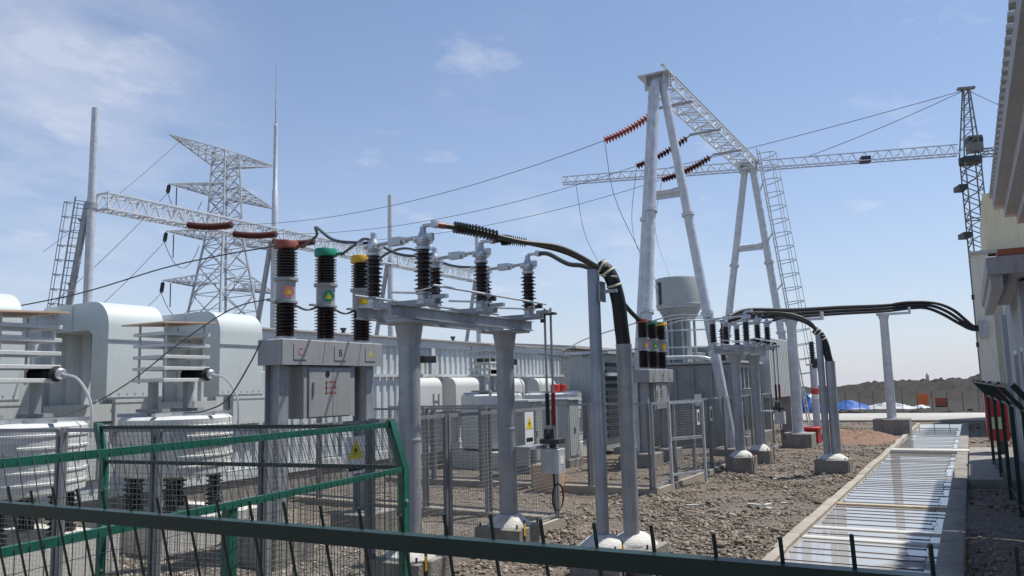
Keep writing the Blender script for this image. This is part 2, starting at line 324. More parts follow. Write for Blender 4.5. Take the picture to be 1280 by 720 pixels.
# ------------------------------------------------------------------ ground
TX0, TX1, TY0, TY1 = -2.30, -.23, 2.0, 41.0          # outline of the trench
def gz(x, y):
    x = np.asarray(x, float); y = np.asarray(y, float)
    z = .022*np.sin(1.7*x+.6*y)+.02*np.sin(.9*y-1.3*x+1)+.014*np.sin(3.1*x+2.2*y)+.012*np.sin(4.3*y-2.1*x+.7)+.008*np.sin(7.7*x+5.1*y)
    dd = np.hypot(x, y); far = np.clip((dd-60)/40, 0, 1); return z*(1-far)-.01-np.clip(dd-122, 0, None)*.03
xs = sorted(set([-1600, -700, -300, -150, -90, -60, -45, -35, -28, -23, -20]+[round(v, 2) for v in np.arange(-18, TX0, .26)]+[TX0, TX1]+[round(v, 2) for v in np.arange(TX1+.26, 3, .26)]+[4, 6, 10, 20, 40, 90, 200, 600, 1600]))
ys = sorted(set([-500, -100, -30, -12, -6, -3, -1.5, 0]+[round(v, 2) for v in np.arange(.6, TY0, .3)]+[TY0, TY1]+[round(v, 2) for v in np.arange(TY0+.26, 26, .26)]+[round(v, 2) for v in np.arange(26, TY1, .7)]+[42, 43, 44, 46, 49, 53, 58, 64, 72, 85, 100, 130, 180, 300, 700, 2400]))
g = MB(); NX, NY = len(xs), len(ys)
gx, gy = np.meshgrid(xs, ys); zz_ = gz(gx, gy)
g.v = [(float(gx[j, i]), float(gy[j, i]), float(zz_[j, i])) for j in range(NY) for i in range(NX)]
for j in range(NY-1):
    for i in range(NX-1):
        if xs[i] >= TX0-.001 and xs[i+1] <= TX1+.001 and ys[j] >= TY0-.001 and ys[j+1] <= TY1+.001: continue
        g.f.append((j*NX+i, j*NX+i+1, (j+1)*NX+i+1, (j+1)*NX+i))
struct('ground', g, 'ground')

# water-filled cable trench with concrete rims
tr = MB(); tr.bx(TX0-.02, TX1+.02, TY0, TY1, -.75, -.6)
tro = struct('cable_trench', tr, 'concrete')
def rim(x0, x1, wav, name):
    mb = MB(); L = []; y = TY0; k = 0
    while y < TY1-.01:
        y2 = min(TY1, y+random.uniform(.9, 1.5)); ox = random.uniform(-wav, wav); oz = random.uniform(-.012, .012)
        mb = MB().cbox(x0+ox, x1+ox*.3, y+.004, y2-.004, -.6, .075+oz, .012)
        part(name, mb, 'concrete' if name == 'rim_slab' else 'curb', tro); y = y2
rim(TX0, TX0+.15, .03, 'rim_kerb'); rim(TX1-.27, TX1, .008, 'rim_slab')
wt_ = MB().add([(TX0+.1, TY0, .012), (TX1-.1, TY0, .012), (TX1-.1, TY1, .012), (TX0+.1, TY1, .012)], [(0, 1, 2, 3)])
struct('water', wt_, 'water')
# rebars lying across
bars = []
y = 9.0
while y < 38:
    if not any(abs(y-b) < .14 for b in (11.55, 12.35, 14.7, 25.5)): bars.append(y)
    y += random.choice((.28, .33, .36, .44)) if y < 26 else random.uniform(.5, .8)
for y in bars:
    mb = MB(); x0 = -2.12+random.uniform(-.02, .05); x1 = -.47-random.uniform(-.02, .03); dy = random.uniform(-.03, .03); h = .0165
    hk = random.random()*1.25; pts = [(x0, y, .0+h), (x1, y+dy, .0+h)]
    if hk < .6: pts = pts[:1]+[(x1-.16, y+dy*.8, h), (x1-.14, y+dy*.8-.015, h+.06)]
    elif hk < .8: pts = [(x0+.22, y-.02, h+.06), (x0+.24, y, h)]+pts[1:]
    mb.path(pts, .0055, 6)
    mb.tube((x0-.0, y, -.05), (x0, y, h+.01), .007, n=4); mb.tube((x1-.17, y+dy*.8, -.05), (x1-.17, y+dy*.8, h+.01), .007, n=4)
    single('steel_bar', mb, 'rust', 'thin rusty reinforcing bar laid across the flooded trench', 'rebar', 'reinforcing bars across the trench', base=(-1.2, y, 0))
for (y, w, lab) in ((11.55, .16, 'pale timber plank bridging the trench, the one at the kerb end of the pair'), (12.35, .14, 'pale timber plank bridging the trench, farther of the pair'), (14.7, .07, 'single narrow pale batten across the trench')):
    mb = MB().cbox(TX0+.16, TX1-.24, y-w/2, y+w/2, -.04, .035 if w > .1 else .05, .008)
    single('timber_plank', mb, 'wood' if w < .1 else 'concrete_light', lab, 'plank', 'planks across the trench', base=((TX0+TX1)/2, y, 0))
mb = MB().cbox(TX0+.16, 0.15, 25.3, 25.75, -.05, .11, .012); single('crossing_slab', mb, 'concrete_light', 'concrete slab crossing the trench toward the red cabinet', 'slab', base=(-1, 25.5, 0))
mb = MB().cbox(-.2, 1.1, 18.3, 26.4, -.05, .12, .015); struct('concrete_pad', mb, 'concrete', base=(.4, 22, 0))

# road beyond the yard
mb = MB().cbox(-70, 30, 43.6, 52, -.1, .10, .02); struct('road', mb, 'road_concrete', base=(0, 48, 0))
# earth mound
nx, ny = 360, 26; mb = MB()
for j in range(ny):
    for i in range(nx):
        x = -130+i*.45; y = 53.2+j*2.7; t = j/(ny-1); prof = .06+.94*max(0, min(1, (t-.28)/.22))**1.3
        hgt = 1.62+.012*(x+5)+.16*math.sin(x*.21+1)+.14*math.sin(x*.53)+.14*math.sin(x*1.3+y)+.45*random.random()*random.random()+.12*math.sin(x*2.3)*math.sin(x*.9+y)
        if x < -8: hgt *= max(.35, 1-(-8-x)*.025)
        mb.v.append((x+random.uniform(-.15, .15), y+random.uniform(-.4, .4), -.05+max(0, hgt)*prof+(random.uniform(-.12, .12) if j > 8 else random.uniform(0, .06))))
for j in range(ny-1):
    for i in range(nx-1): mb.f.append((j*nx+i, j*nx+i+1, (j+1)*nx+i+1, (j+1)*nx+i))
struct('earth_mound', mb, 'mound', smooth=False)

# loose stone
def icos():
    p = (1+5**.5)/2; v = np.array([(-1, p, 0), (1, p, 0), (-1, -p, 0), (1, -p, 0), (0, -1, p), (0, 1, p), (0, -1, -p), (0, 1, -p), (p, 0, -1), (p, 0, 1), (-p, 0, -1), (-p, 0, 1)])/math.sqrt(1+p*p)
    f = np.array([(0, 11, 5), (0, 5, 1), (0, 1, 7), (0, 7, 10), (0, 10, 11), (1, 5, 9), (5, 11, 4), (11, 10, 2), (10, 7, 6), (7, 1, 8), (3, 9, 4), (3, 4, 2), (3, 2, 6), (3, 6, 8), (3, 8, 9), (4, 9, 5), (2, 4, 11), (6, 2, 10), (8, 6, 7), (9, 8, 1)]); return v, f
def rocks(name, n, region, smin, smax, m, seed):
    rg = np.random.default_rng(seed); V, F = icos(); P = region(rg, n); n = len(P)
    s = smin*(smax/smin)**(rg.random(n)**1.9)
    sc = s[:, None]*rg.uniform(.55, 1.15, (n, 3)); sc[:, 2] *= .72
    v = V[None]*(1+rg.uniform(-.48, .40, (n, 12, 1)))*sc[:, None, :]
    a = rg.uniform(0, 6.28, n); ca, sa = np.cos(a)[:, None], np.sin(a)[:, None]; tl = rg.uniform(-.5, .5, n)[:, None]
    x = v[..., 0]*ca-v[..., 1]*sa; y = v[..., 0]*sa+v[..., 1]*ca; z = v[..., 2]+x*tl*.4
    w = np.stack([x+P[:, :1], y+P[:, 1:2], z+gz(P[:, 0], P[:, 1])[:, None]+s[:, None]*.22], -1).reshape(-1, 3)
    f = (F[None]+(np.arange(n)*12)[:, None, None]).reshape(-1, 3)
    me = bpy.data.meshes.new(name); me.vertices.add(len(w)); me.vertices.foreach_set('co', w.ravel().astype(np.float32))
    me.loops.add(f.size); me.loops.foreach_set('vertex_index', f.ravel().astype(np.int32)); me.polygons.add(len(f))
    me.polygons.foreach_set('loop_start', np.arange(0, f.size, 3, dtype=np.int32)); me.polygons.foreach_set('loop_total', np.full(len(f), 3, np.int32)); me.update(); me.validate()
    me.materials.append(M[m]); o = bpy.data.objects.new(name, me); COL.objects.link(o); o['kind'] = 'stuff'; return o
def yard(y0, y1, x0, x1):
    def f(rg, n):
        y = y0+(y1-y0)*rg.random(n)**1.25; x = x0+(x1-x0)*rg.random(n)
        k = ~((x > TX0-.03) & (x < TX1+.03)) & ~((x > -.25) & (x < 1.15) & (y > 18.2) & (y < 26.5))
        cl = np.sin(2.1*x+1.3*y)+np.sin(3.7*x-2.9*y+1)+np.sin(.8*y+.5*x); k &= (cl+rg.normal(0, .9, n) > .1)
        return np.stack([x, y], 1)[k]
    return f
def yard2(y0, y1, x0, x1):
    def f(rg, n): return np.stack([x0+(x1-x0)*rg.random(n), y0+(y1-y0)*rg.random(n)**1.3], 1)
    return f
rocks('loose_rubble', 52000, yard(5.2, 19, -6.2, -2.3), .006, .042, 'rock', 1)
rocks('loose_rubble', 9000, yard2(5.2, 26, -6.2, -2.32), .008, .034, 'rock', 21)
rocks('loose_rubble', 1500, yard(6, 22, -6.2, -2.3), .03, .085, 'rock', 11)
rocks('loose_rubble', 9000, yard(5, 15, -12.5, -5.6), .012, .04, 'rock_pale', 2)
rocks('loose_rubble', 26000, yard(17, 42, -9, -2.3), .010, .055, 'rock', 3)
rocks('loose_rubble', 6000, yard(8, 18, -.24, 2.2), .008, .05, 'rock', 4)
rocks('loose_rubble', 5000, yard(5, 24, -5.6, -2.35), .006, .03, 'rock_pale', 5)
rocks('loose_rubble', 5000, yard(53.5, 70, -40, 12), .06, .22, 'mound', 6)
rocks('loose_rubble', 1200, yard(26.6, 43, -.2, 3), .02, .08, 'rock', 8)

# ------------------------------------------------------------------ shared small builders
def footing(t, x, y, w, h, cap=.14, strap=True, wy=None):
    wy = wy or w
    part('footing', MB().cbox(x-w/2, x+w/2, y-wy/2, y+wy/2, -.15, h, .015), 'concrete', t)
    prof = [(w*.44, 0), (w*.42, cap*.25), (w*.33, cap*.62), (w*.22, cap), (.05, cap*1.02)]
    mb = MB().lathe(prof, (x, y, h-.005), n=16); mb.v = [(a+random.uniform(-.012, .012), b+random.uniform(-.012, .012), c) for a, b, c in mb.v]
    part('grout_cap', mb, 'cap_white', t)
    for qx in (-1, 1):
        for qy in (-1, 1): part('anchor_bolt', MB().tube((x+qx*w*.41, y+qy*wy*.41, h-.02), (x+qx*w*.41, y+qy*wy*.41, h+.05), .012, n=6), 'rust', t)
    if strap:
        s = part('earth_strap', MB().bx(x+w/2+.003, x+w/2+.009, y-wy*.3-.02, y-wy*.3+.02, -.1, h+.1), 'sign_black', t)
        part('yellow_band', MB().bx(x+w/2+.009, x+w/2+.012, y-wy*.3-.021, y-wy*.3+.021, h*.75, h+.06), 'yellow_cap', s)
def hexhead(mb, p, ax, r=.02, l=.02): mb.lathe([(r, 0), (r, l)], p, ax, 6)

# ------------------------------------------------------------------ near switchgear: circuit breakers
def breaker(x, y0, dy, zt, ztop, lab, detail=True, base_h=.35):
    t = thing('circuit_breaker', lab, 'breaker', (x, y0+dy, 0), 'three-pole circuit breakers')
    ya, yb = y0-.30, y0+2*dy+.2; zb = zt-.34
    mb = MB().cbox(x-.20, x+.25, ya, yb, zb, zt, .012); box = part('mechanism_beam', mb, 'cabinet', t)
    mb = MB()
    for yy in (ya+.75, ya+1.5):
        mb.add([(x+.252, yy, zb+.01), (x+.252, yy+.007, zb+.01), (x+.252, yy+.067, zt-.02), (x+.252, yy+.06, zt-.02)], [(0, 1, 2, 3)])
    part('seam', mb, 'dark_metal', box)
    for yy, L, m in ((y0+.02, 'C', 'faded_red'), (y0+dy+.02, 'B', 'sign_black'), (y0+2*dy-.1, 'A', 'sign_yellow')):
        pl = part('phase_plate', MB().bx(x+.2525, x+.258, yy-.11, yy+.13, zb+.07, zt-.07), 'cabinet', t)
        text_part(L, .14, m, pl, (x+.2595, yy+.01, (zb+zt)/2), (R_(90), 0, R_(90)))
    # legs
    for yy in (ya+.16, yb-.16):
        mb = MB().bx(x-.13, x-.115, yy-.085, yy+.085, base_h, zb).bx(x+.115, x+.13, yy-.085, yy+.085, base_h, zb).bx(x-.114, x+.114, yy-.008, yy+.008, base_h, zb)
        mb.bx(x-.2, x+.2, yy-.18, yy+.18, base_h, base_h+.02); part('support_leg', mb, 'galv', t)
        part('footing', MB().cbox(x-.35, x+.35, yy-.35, yy+.35, -.1, base_h, .015), 'concrete', t)
    # operating cabinet
    c0, c1 = y0+.14, y0+.14+1.05; cz0 = zb-.72
    cab = part('control_cabinet', MB().cbox(x-.25, x+.20, c0, c1, cz0, zb-.005, .012), 'cabinet', t)
    dr = part('cabinet_door', MB().cbox(x+.201, x+.222, c0+.09, c1-.12, cz0+.02, zb-.03, .006), 'cabinet', t)
    mb = MB(); hexhead(mb, (x+.222, c0+.45, zb-.12), (1, 0, 0), .045, .006); part('gauge_window', mb, 'sign_black', dr)
    part('door_handle', MB().cbox(x+.222, x+.245, c0+.16, c0+.19, cz0+.32, cz0+.5, .004), 'alu', dr)
    mb = MB()
    for k in range(9): mb.bx(x+.2225, x+.2245, c0+.40+.085*(k % 3), c0+.44+.085*(k % 3)+.025, cz0+.33+.075*(k//3), cz0+.345+.075*(k//3)+.012*(k % 2))
    for k in range(4): mb.bx(x+.2225, x+.2245, c0+.42+.09*(k % 3), c0+.432+.09*(k % 3), cz0+.32, cz0+.50)
    part('red_marking', mb, 'faded_red', dr)
    part('seam', MB().bx(x+.2222, x+.2235, (c0+c1)/2+.03, (c0+c1)/2+.037, cz0+.02, zb-.03), 'dark_metal', dr)
    H = ztop-zt; cols = ('red_cap', 'green_cap', 'yellow_cap')
    for k in range(3):
        yy = y0+k*dy
        p = part('pole', MB().lathe([(.15, 0), (.15, .03), (.12, .035), (.12, .05)], (x, yy, zt), n=18), 'alu', t)
        h1 = H*.33
        part('insulator', MB().lathe(sheds(h1, .115, .165, 9, .97), (x, yy, zt+.05), n=20), 'porc', p)
        z1 = zt+.05+h1
        mb = MB().lathe([(.165, 0), (.165, .03), (.135, .035), (.135, H*.22), (.17, H*.22+.01), (.17, H*.22+.05), (.12, H*.22+.055)], (x, yy, z1), n=20)
        mb.bx(x-.04, x+.04, yy-.30, yy-.12, z1+.01, z1+.035); part('current_transformer', mb, 'cabinet', p)
        st = part('round_sticker', MB().lathe([(.085, 0), (.085, .004)], (x+.86*.136, yy-.5*.136, z1+.155), (.86, -.5, 0), 20), ('sticker_pink', 'sign_green', 'yellow_cap')[k], p)
        part('warning_triangle', MB().add([(x+.86*.1415+.5*u, yy-.5*.1415+.86*u, z1+.155+w_) for u, w_ in ((-.055, -.04), (.055, -.04), (0, .06))], [(0, 1, 2)]), 'sign_yellow', p, smooth=False)
        z2 = z1+H*.22+.055; h2 = ztop-z2-.11
        part('insulator', MB().lathe(sheds(h2, .115, .16, 9, .97), (x, yy, z2), n=20), 'porc', p)
        z3 = z2+h2
        mb = MB().lathe([(.15, 0), (.165, .015), (.165, .10), (.155, .115), (.10, .118)], (x, yy, z3), n=20); mb.bx(x+.12, x+.26, yy+.05, yy+.12, z3+.02, z3+.055)
        part('cap', mb, cols[k], p)
    return t
breaker(-8.0, 7.88, .785, 2.82, 4.17, 'grey three-pole circuit breaker with black insulators behind the green bent-top fence')
breaker(-7.5, 20.25, .72, 2.50, 3.84, 'three-pole circuit breaker standing just in front of the transformer drum and tall gantry legs')

# ------------------------------------------------------------------ disconnector switches
def disconnector(x, yp, ztop, ys_, xa, xb, lab, rods=True, foot=(.62, .35)):
    yc = sum(yp)/2
    t = thing('disconnector', lab, 'disconnector', (x, yc, 0), 'disconnector switches on tube posts')
    for yy in yp:
        mb = MB().lathe([(.17, 0), (.17, .02), (.118, .025), (.118, ztop-foot[1]-.04)], (x, yy, foot[1]), n=20)
        zt = ztop-.03
        mb.lathe([(.118, 0), (.124, .02), (.155, .22), (.16, .24)], (x, yy, zt-.24), n=20)
        mb.bx(x-.25, x+.25, yy-.25, yy+.25, zt, zt+.022); mb.lathe([(.118, 0), (.123, .01), (.123, .03), (.118, .04)], (x, yy, 1.55), n=20)
        part('post', mb, 'galv', t); footing(t, x, yy, foot[0], foot[1])
    y0, y1 = ys_[0]-.42, ys_[2]+.28; zb = ztop
    for xx in (xa+.12, xb-.12):
        mb = MB().bx(xx-.035, xx+.035, y0, y1, zb+.12, zb+.13).bx(xx-.035, xx+.035, y0, y1, zb, zb+.01).bx(xx-.005, xx+.005, y0, y1, zb+.0101, zb+.1199)
        part('channel_beam', mb, 'galv', t)
    for yy in ys_:
        mb = MB().bx(xa-.16, xb+.18, yy-.06, yy+.06, zb+.131, zb+.145).bx(xa-.16, xb+.18, yy-.06, yy-.05, zb+.1455, zb+.20).bx(xa-.16, xb+.18, yy+.05, yy+.06, zb+.1455, zb+.20)
        mb.bx(xb+.12, xb+.30, yy-.03, yy+.03, zb+.2, zb+.24)
        part('phase_base', mb, 'galv', t)
        for s, xx in ((-1, xa), (1, xb)):
            mb = MB().lathe([(.09, 0), (.09, .04), (.065, .05), (.065, .10), (.085, .11), (.085, .13)], (xx, yy, zb+.15), n=16); part('bearing', mb, 'alu', t)
            ih = .46
            part('insulator', MB().lathe(sheds(ih, .062, .105, 9, .86), (xx, yy, zb+.28), n=18), 'porc', t)
            z1 = zb+.28+ih
            mb = MB().lathe([(.085, 0), (.085, .03), (.06, .035), (.075, .06), (.075, .13), (.05, .17), (.035, .21), (.035, .25)], (xx, yy, z1), n=14)
            mb.box((xx, yy, z1+.10), (.15, .16, .05)).box((xx+s*.06, yy, z1+.13), (.14, .05, .08))
            for q in (-.05, .05): hexhead(mb, (xx+q, yy-.08, z1+.10), (0, -1, 0), .016, .02)
            if s > 0: mb.box((xx+.10, yy, z1+.26), (.18, .06, .03)).box((xx+.16, yy, z1+.26), (.05, .09, .07))
            else: mb.box((xx-.12, yy, z1+.16), (.2, .05, .03)).box((xx-.05, yy+.05, z1+.22), (.04, .04, .12))
            part('terminal_head', mb, 'alu', t)
        z2 = zb+.28+.46+.12
        mb = MB().tube((xa, yy, z2), (xb, yy, z2+.02), .022, n=8).box(((xa+xb)/2-.02, yy, z2+.01), (.17, .09, .085)).box(((xa+xb)/2+.10, yy, z2+.012), (.05, .06, .06))
        part('contact_arm', mb, 'alu', t)
        part('earthing_blade', MB().tube((xb-.02, yy+.1, zb+.28), (xa+.1, yy+.16, zb+.34), .014, n=6), 'galv_light', t)
    # linkages along the beam
    part('link_rod', MB().tube((xb+.2, ys_[0]-.1, zb+.33), (xb+.2, ys_[2]+.1, zb+.33), .014, n=6), 'galv_light', t)
    part('link_rod', MB().tube((xa+.15, ys_[0]-.5, zb+.24), (xa+.15, ys_[2]+.1, zb+.24), .016, n=6), 'galv', t)
    for q in ys_:
        part('crank', MB().box((xb+.17, q-.05, zb+.29), (.10, .04, .05)).tube((xb+.12, q-.3, zb+.25), (xb+.2, q, zb+.33), .012, n=6), 'dark_metal', t)
    if rods:
        xr, yr = xb+.12, y1+.05
        for k, (ox, m) in enumerate(((-.06, 'sign_black'), (.03, 'dark_red'))):
            rd = part('drive_rod', MB().tube((xr+ox, yr, 1.42), (xr+ox, yr, zb+.30), .017, n=8), 'galv', t)
            part('rod_sleeve', MB().tube((xr+ox, yr, 1.60), (xr+ox, yr, 2.02), .028, n=10), m, rd)
        part('rod_bracket', MB().box((xr, yr-.02, zb+.22), (.22, .10, .03)).box((xr-.06, yr-.06, zb+.16), (.05, .05, .11)), 'dark_metal', t)
        part('clamp', MB().bx(xr-.14, xr+.14, yr-.1, yr+.1, 1.36, 1.42).bx(xr-.03, xr+.03, yr-.03, yr+.03, 1.2, 1.55).bx(xr-.10, xr-.05, yr-.05, yr+.05, 1.42, 1.55), 'dark_metal', t)
        ob = part('operating_box', MB().cbox(xr-.13, xr+.13, yr-.11, yr+.11, .98, 1.30, .012), 'galv_light', t)
        part('nameplate', MB().bx(xr+.131, xr+.133, yr-.05, yr+.05, 1.1, 1.2), 'sign_white', ob)
        part('bracket_arm', MB().bx(x+.1, xr-.12, yp[1]-.02, yr+.05, 1.30, 1.34), 'galv', t)
        lp = [(xr, yr, .98), (xr, yr+.02, .80)]+[(xr+.03, yr+.05+.16*math.sin(a), .66+.17*math.cos(a)) for a in np.linspace(0, 6.2, 18)]
        part('cable_loop', MB().path(lp, .012, 6), 'sign_black', t)
    return t
disconnector(-5.35, (7.12, 9.22), 2.86, (6.92, 8.1, 9.28), -5.68, -5.0, 'disconnector with six brown insulators on two thick posts beside the green fence', True, (.66, .35))
disconnector(-4.93, (19.64, 21.6), 2.80, (19.5, 20.7, 21.85), -5.4, -4.6, 'disconnector with brown insulators on two posts beside the leaning gantry leg', True, (.62, .35))

# ------------------------------------------------------------------ cable termination posts and bundles
t = thing('cable_post', 'tall bare grey steel post with a side bracket clamping the black cable bundle', 'post', (-3.78, 8.64, 0))
part('tube', MB().lathe([(.16, 0), (.16, .015), (.072, .02), (.072, 3.16), (.066, 3.17), (.0, 3.172)], (-3.78, 8.64, .3), n=20), 'galv', t); footing(t, -3.78, 8.64, .6, .3, .13)
part('bracket', MB().bx(-3.70, -3.50, 8.66, 8.70, 3.18, 3.22).bx(-3.695, -3.68, 8.58, 8.76, 3.08, 3.32), 'galv', t)
t = thing('cable_riser', 'shorter grey steel riser pipe swallowing the thick black cable at its top', 'pipe', (-3.52, 8.86, 0))
part('tube', MB().lathe([(.16, 0), (.16, .015), (.092, .02), (.092, 2.24), (.095, 2.25), (.095, 2.28), (.08, 2.28)], (-3.52, 8.86, .3), n=22), 'galv', t); footing(t, -3.52, 8.92, .62, .29, .13)
def cable_set(name, heads, merge, riser, lab, r=.030, thick=.085, sheds_=True):
    t = thing(name, lab, 'cable', (riser[0], riser[1], 0), 'black cable terminations')
    for k, (hd, mids) in enumerate(heads):
        off = Vector(((k-1)*.035, 0, (1-k)*.03)); pts = bez([hd]+mids+[Vector(merge)+off], 7)
        c = part('cable_core', MB().path(pts, r, 10), 'shrink_olive' if k != 1 else 'black_rubber', t)
        if sheds_ and k < 2:
            mb = MB(); a = pts[2]; L = 0; i = 3
            path_l = []
            for q in range(2, len(pts)-1): path_l.append((pts[q], (pts[q+1]-pts[q])))
            n = 0
            for p, d in path_l[2:14]:
                for s in (0, .5):
                    if n > 13: break
                    mb.lathe([(r, -.008), (r+.038, 0), (r, .012)], p+d*s, d, 14, cap=False); n += 1
            part('stress_sheds', mb, 'shrink_olive', c)
            part('red_sleeve', MB().path(pts[:3], r+.004, 10), 'red_cap', c)
    mg = Vector(merge); rs = Vector(riser)
    down = bez([mg-Vector((.12, .03, -.13)), mg, lerp(mg, rs, .35)+Vector((.03, .02, .02)), lerp(mg, rs, .7)+Vector((.015, .01, 0)), rs, rs-Vector((0, 0, .25))], 6)
    part('bundle', MB().path(down, thick, 14), 'black_rubber', t)
    mb = MB()
    for s in (.02, .12, .24): 
        i = int(s*len(down))+2; d = down[i+1]-down[i]; mb.lathe([(thick+.004, -.014), (thick+.012, 0), (thick+.004, .014)], down[i], d, 16, cap=False)
    mb.path(bez([down[3]+Vector((.08, -.06, .05)), down[5]+Vector((-.1, -.08, -.02)), down[7]+Vector((.1, -.06, .0))], 6), .012, 6)
    part('tie_rope', mb, 'tape', t)
hz0 = 2.86+.28+.46+.26
cable_set('cable_bundle', [((-4.86, 6.92, hz0), [(-4.62, 7.30, 3.83), (-4.3, 7.8, 3.74), (-3.98, 8.25, 3.69)]),
                           ((-4.84, 8.1, hz0), [(-4.60, 8.14, 3.84), (-4.3, 8.32, 3.77), (-4.0, 8.5, 3.66)]),
                           ((-4.84, 9.28, hz0), [(-4.64, 9.2, 3.82), (-4.3, 9.05, 3.64), (-4.0, 8.88, 3.56)])], (-3.60, 8.72, 3.40), (-3.52, 8.86, 2.55),
          'black cable bundle arching from the disconnector by the green fence into a riser pipe')
t = thing('cable_post', 'slim grey post of the pair beside the flooded trench, the one without a cable', 'post', (-2.98, 19.66, 0))
part('tube', MB().lathe([(.14, 0), (.14, .015), (.075, .02), (.075, 2.82), (.0, 2.822)], (-2.98, 19.66, .33), n=18), 'galv', t)
t2 = thing('cable_riser', 'grey riser pipe beside the flooded trench with a black cable arch entering its top', 'pipe', (-2.79, 19.72, 0))
part('tube', MB().lathe([(.15, 0), (.15, .015), (.11, .02), (.11, 2.2), (.09, 2.2)], (-2.79, 19.72, .33), n=20), 'galv', t2)
footing(t2, -2.87, 19.68, .72, .33, .12); 
cable_set('cable_bundle', [((-4.44, 19.5, 3.70), [(-4.0, 19.5, 3.72), (-3.5, 19.55, 3.64), (-3.15, 19.62, 3.45)]),
                           ((-4.44, 20.7, 3.70), [(-4.1, 20.5, 3.74), (-3.6, 20.1, 3.62), (-3.2, 19.8, 3.42)]),
                           ((-4.44, 21.85, 3.70), [(-4.1, 21.6, 3.74), (-3.6, 20.8, 3.6), (-3.2, 20.0, 3.40)])], (-2.95, 19.68, 3.15), (-2.79, 19.72, 2.46),
          'black cable bundle arching down into the riser pipe beside the flooded trench', .034, .085, False)
# black heat-shrunk tails seen bunched over the far disconnector
mb = MB().path(bez([(-5.3, 20.6, 3.68), (-4.9, 20.7, 3.80), (-4.5, 20.8, 3.82), (-4.15, 20.8, 3.72)], 6), .07, 10)
single('cable_tail', mb, 'black_rubber', 'thick black shrink-wrapped cable tail lying over the disconnector heads', 'cable', base=(-4.8, 20.7, 3.7))

# ------------------------------------------------------------------ columns and black bus over the yard
def column(x, y, z, lab, arm, fw_, fh):
    t = thing('cable_column', lab, 'column', (x, y, 0), 'grey columns carrying the black cables')
    part('shaft', MB().lathe([(.26, 0), (.26, .02), (.17, .025), (.15, z-fh-.3), (.2, z-fh-.12), (.2, z-fh-.1)], (x, y, fh), n=20), 'galv_light', t)
    part('arm', MB().bx(x-arm[0], x+arm[1], y-.12, y+.12, z-.098, z-.02).bx(x+arm[1]-.08, x+arm[1], y-.1, y+.1, z-.018, z+.16), 'galv_light', t)
    part('footing', MB().cbox(x-fw_, x+fw_, y-fw_, y+fw_, -.15, fh, .02), 'concrete', t)
column(-2.72, 33.8, 4.62, 'tall grey column on a dark block where the black cables turn down to the cream building', (.25, .95), .62, .6)
column(-4.93, 27.1, 4.12, 'tall grey column under the black cables next to the ribbed radiator', (.25, 1.0), .45, .45)
for k in range(3):
    dz = .115*k; dy = .03*(k-1); ox = .30*k
    pts = [(-6.3, 24.6+dy, 3.98+dz*.6), (-5.9, 25.4+dy, 4.12+dz), (-4.93, 27.1+dy, 4.175+dz), (-3.8, 30.5+dy, 4.44+dz), (-2.72, 33.8+dy, 4.675+dz), (-1.75, 34.2+dy, 4.76+dz), (-1.25+ox*.5, 34.4+dy, 4.74+dz*.75), (-.75+ox*.6, 34.55, 4.50+dz*.6), (-.2+ox*.35, 34.7, 4.10+dz*.55), (.2+ox*.1, 34.8, 3.86+dz*.5), (.62, 34.9+dy, 3.84+dz*.5)]
    single('power_cable', MB().path(bez(pts, 7), .06, 10), 'black_rubber', ('lowest', 'middle', 'uppermost')[k]+' of three long black power cables over two columns into the cream building', 'cable', 'black cables over the yard', base=(-2.7, 33.8, 4.6))

# surge arrester post with red and white marking
t = thing('arrester_post', 'slim grey post topped by a small black bushing, red and white band at mid-height', 'post', (-4.83, 30.1, 0))
part('shaft', MB().lathe([(.17, 0), (.17, .02), (.12, .03), (.12, 2.4)], (-4.83, 30.1, .25), n=16), 'galv_light', t)
part('bushing', MB().lathe(sheds(.8, .07, .13, 9), (-4.83, 30.1, 2.68), n=14), 'porc', t)
part('bushing', MB().lathe(sheds(.45, .06, .11, 6), (-4.75, 30.0, 2.60), (.3, -.9, .5), n=12), 'porc', t)
part('clamp', MB().box((-4.83, 30.1, 2.66), (.36, .36, .05)).tube((-5.05, 30.1, 2.6), (-5.1, 30.1, 3.3), .012, n=6), 'alu', t)
part('red_band', MB().lathe([(.123, 0), (.123, .2)], (-4.83, 30.1, 1.62), n=16), 'sign_red', t); part('white_band', MB().lathe([(.124, 0), (.124, .16)], (-4.83, 30.1, 1.45), n=16), 'sign_white', t)
part('footing', MB().cbox(-5.15, -4.5, 29.8, 30.4, -.1, .25, .015), 'concrete', t)

# ------------------------------------------------------------------ tall gantry
GX, GA, GB, GZ = -8.02, 24.05, 36.4, 12.0
t = thing('gantry', 'tall white tube gantry with lattice crossbeam above the transformer', 'gantry', (GX, 30.2, 0))
def leg(a, b, r, thg=t, m='galv_light', fl=(.35, .62), foot=True):
    a, b = Vector(a), Vector(b); d = (b-a).normalized(); mb = MB().path([a, b], [r, r*.92], 18)
    for f_ in fl: p = lerp(a, b, f_); mb.lathe([(r, -.06), (r*1.32, -.055), (r*1.32, .055), (r, .06)], p, d, 18, cap=False)
    part('leg', mb, m, thg)
    if foot: part('footing', MB().cbox(a.x-.5, a.x+.5, a.y-.5, a.y+.5, -.1, a.z+.05, .02), 'concrete', thg)
leg((-9.35, GA, .15), (GX-.14, GA, GZ-.25), .15); leg((-6.25, GA, .15), (GX+.18, GA, GZ-.25), .15); leg((-8.02, 21.2, .15), (GX+.02, GA-.2, GZ-.25), .15)
leg((-10.15, GB, .15), (GX-.16, GB, GZ-.2), .165); leg((-6.65, GB, .15), (GX+.18, GB, GZ-.2), .165)
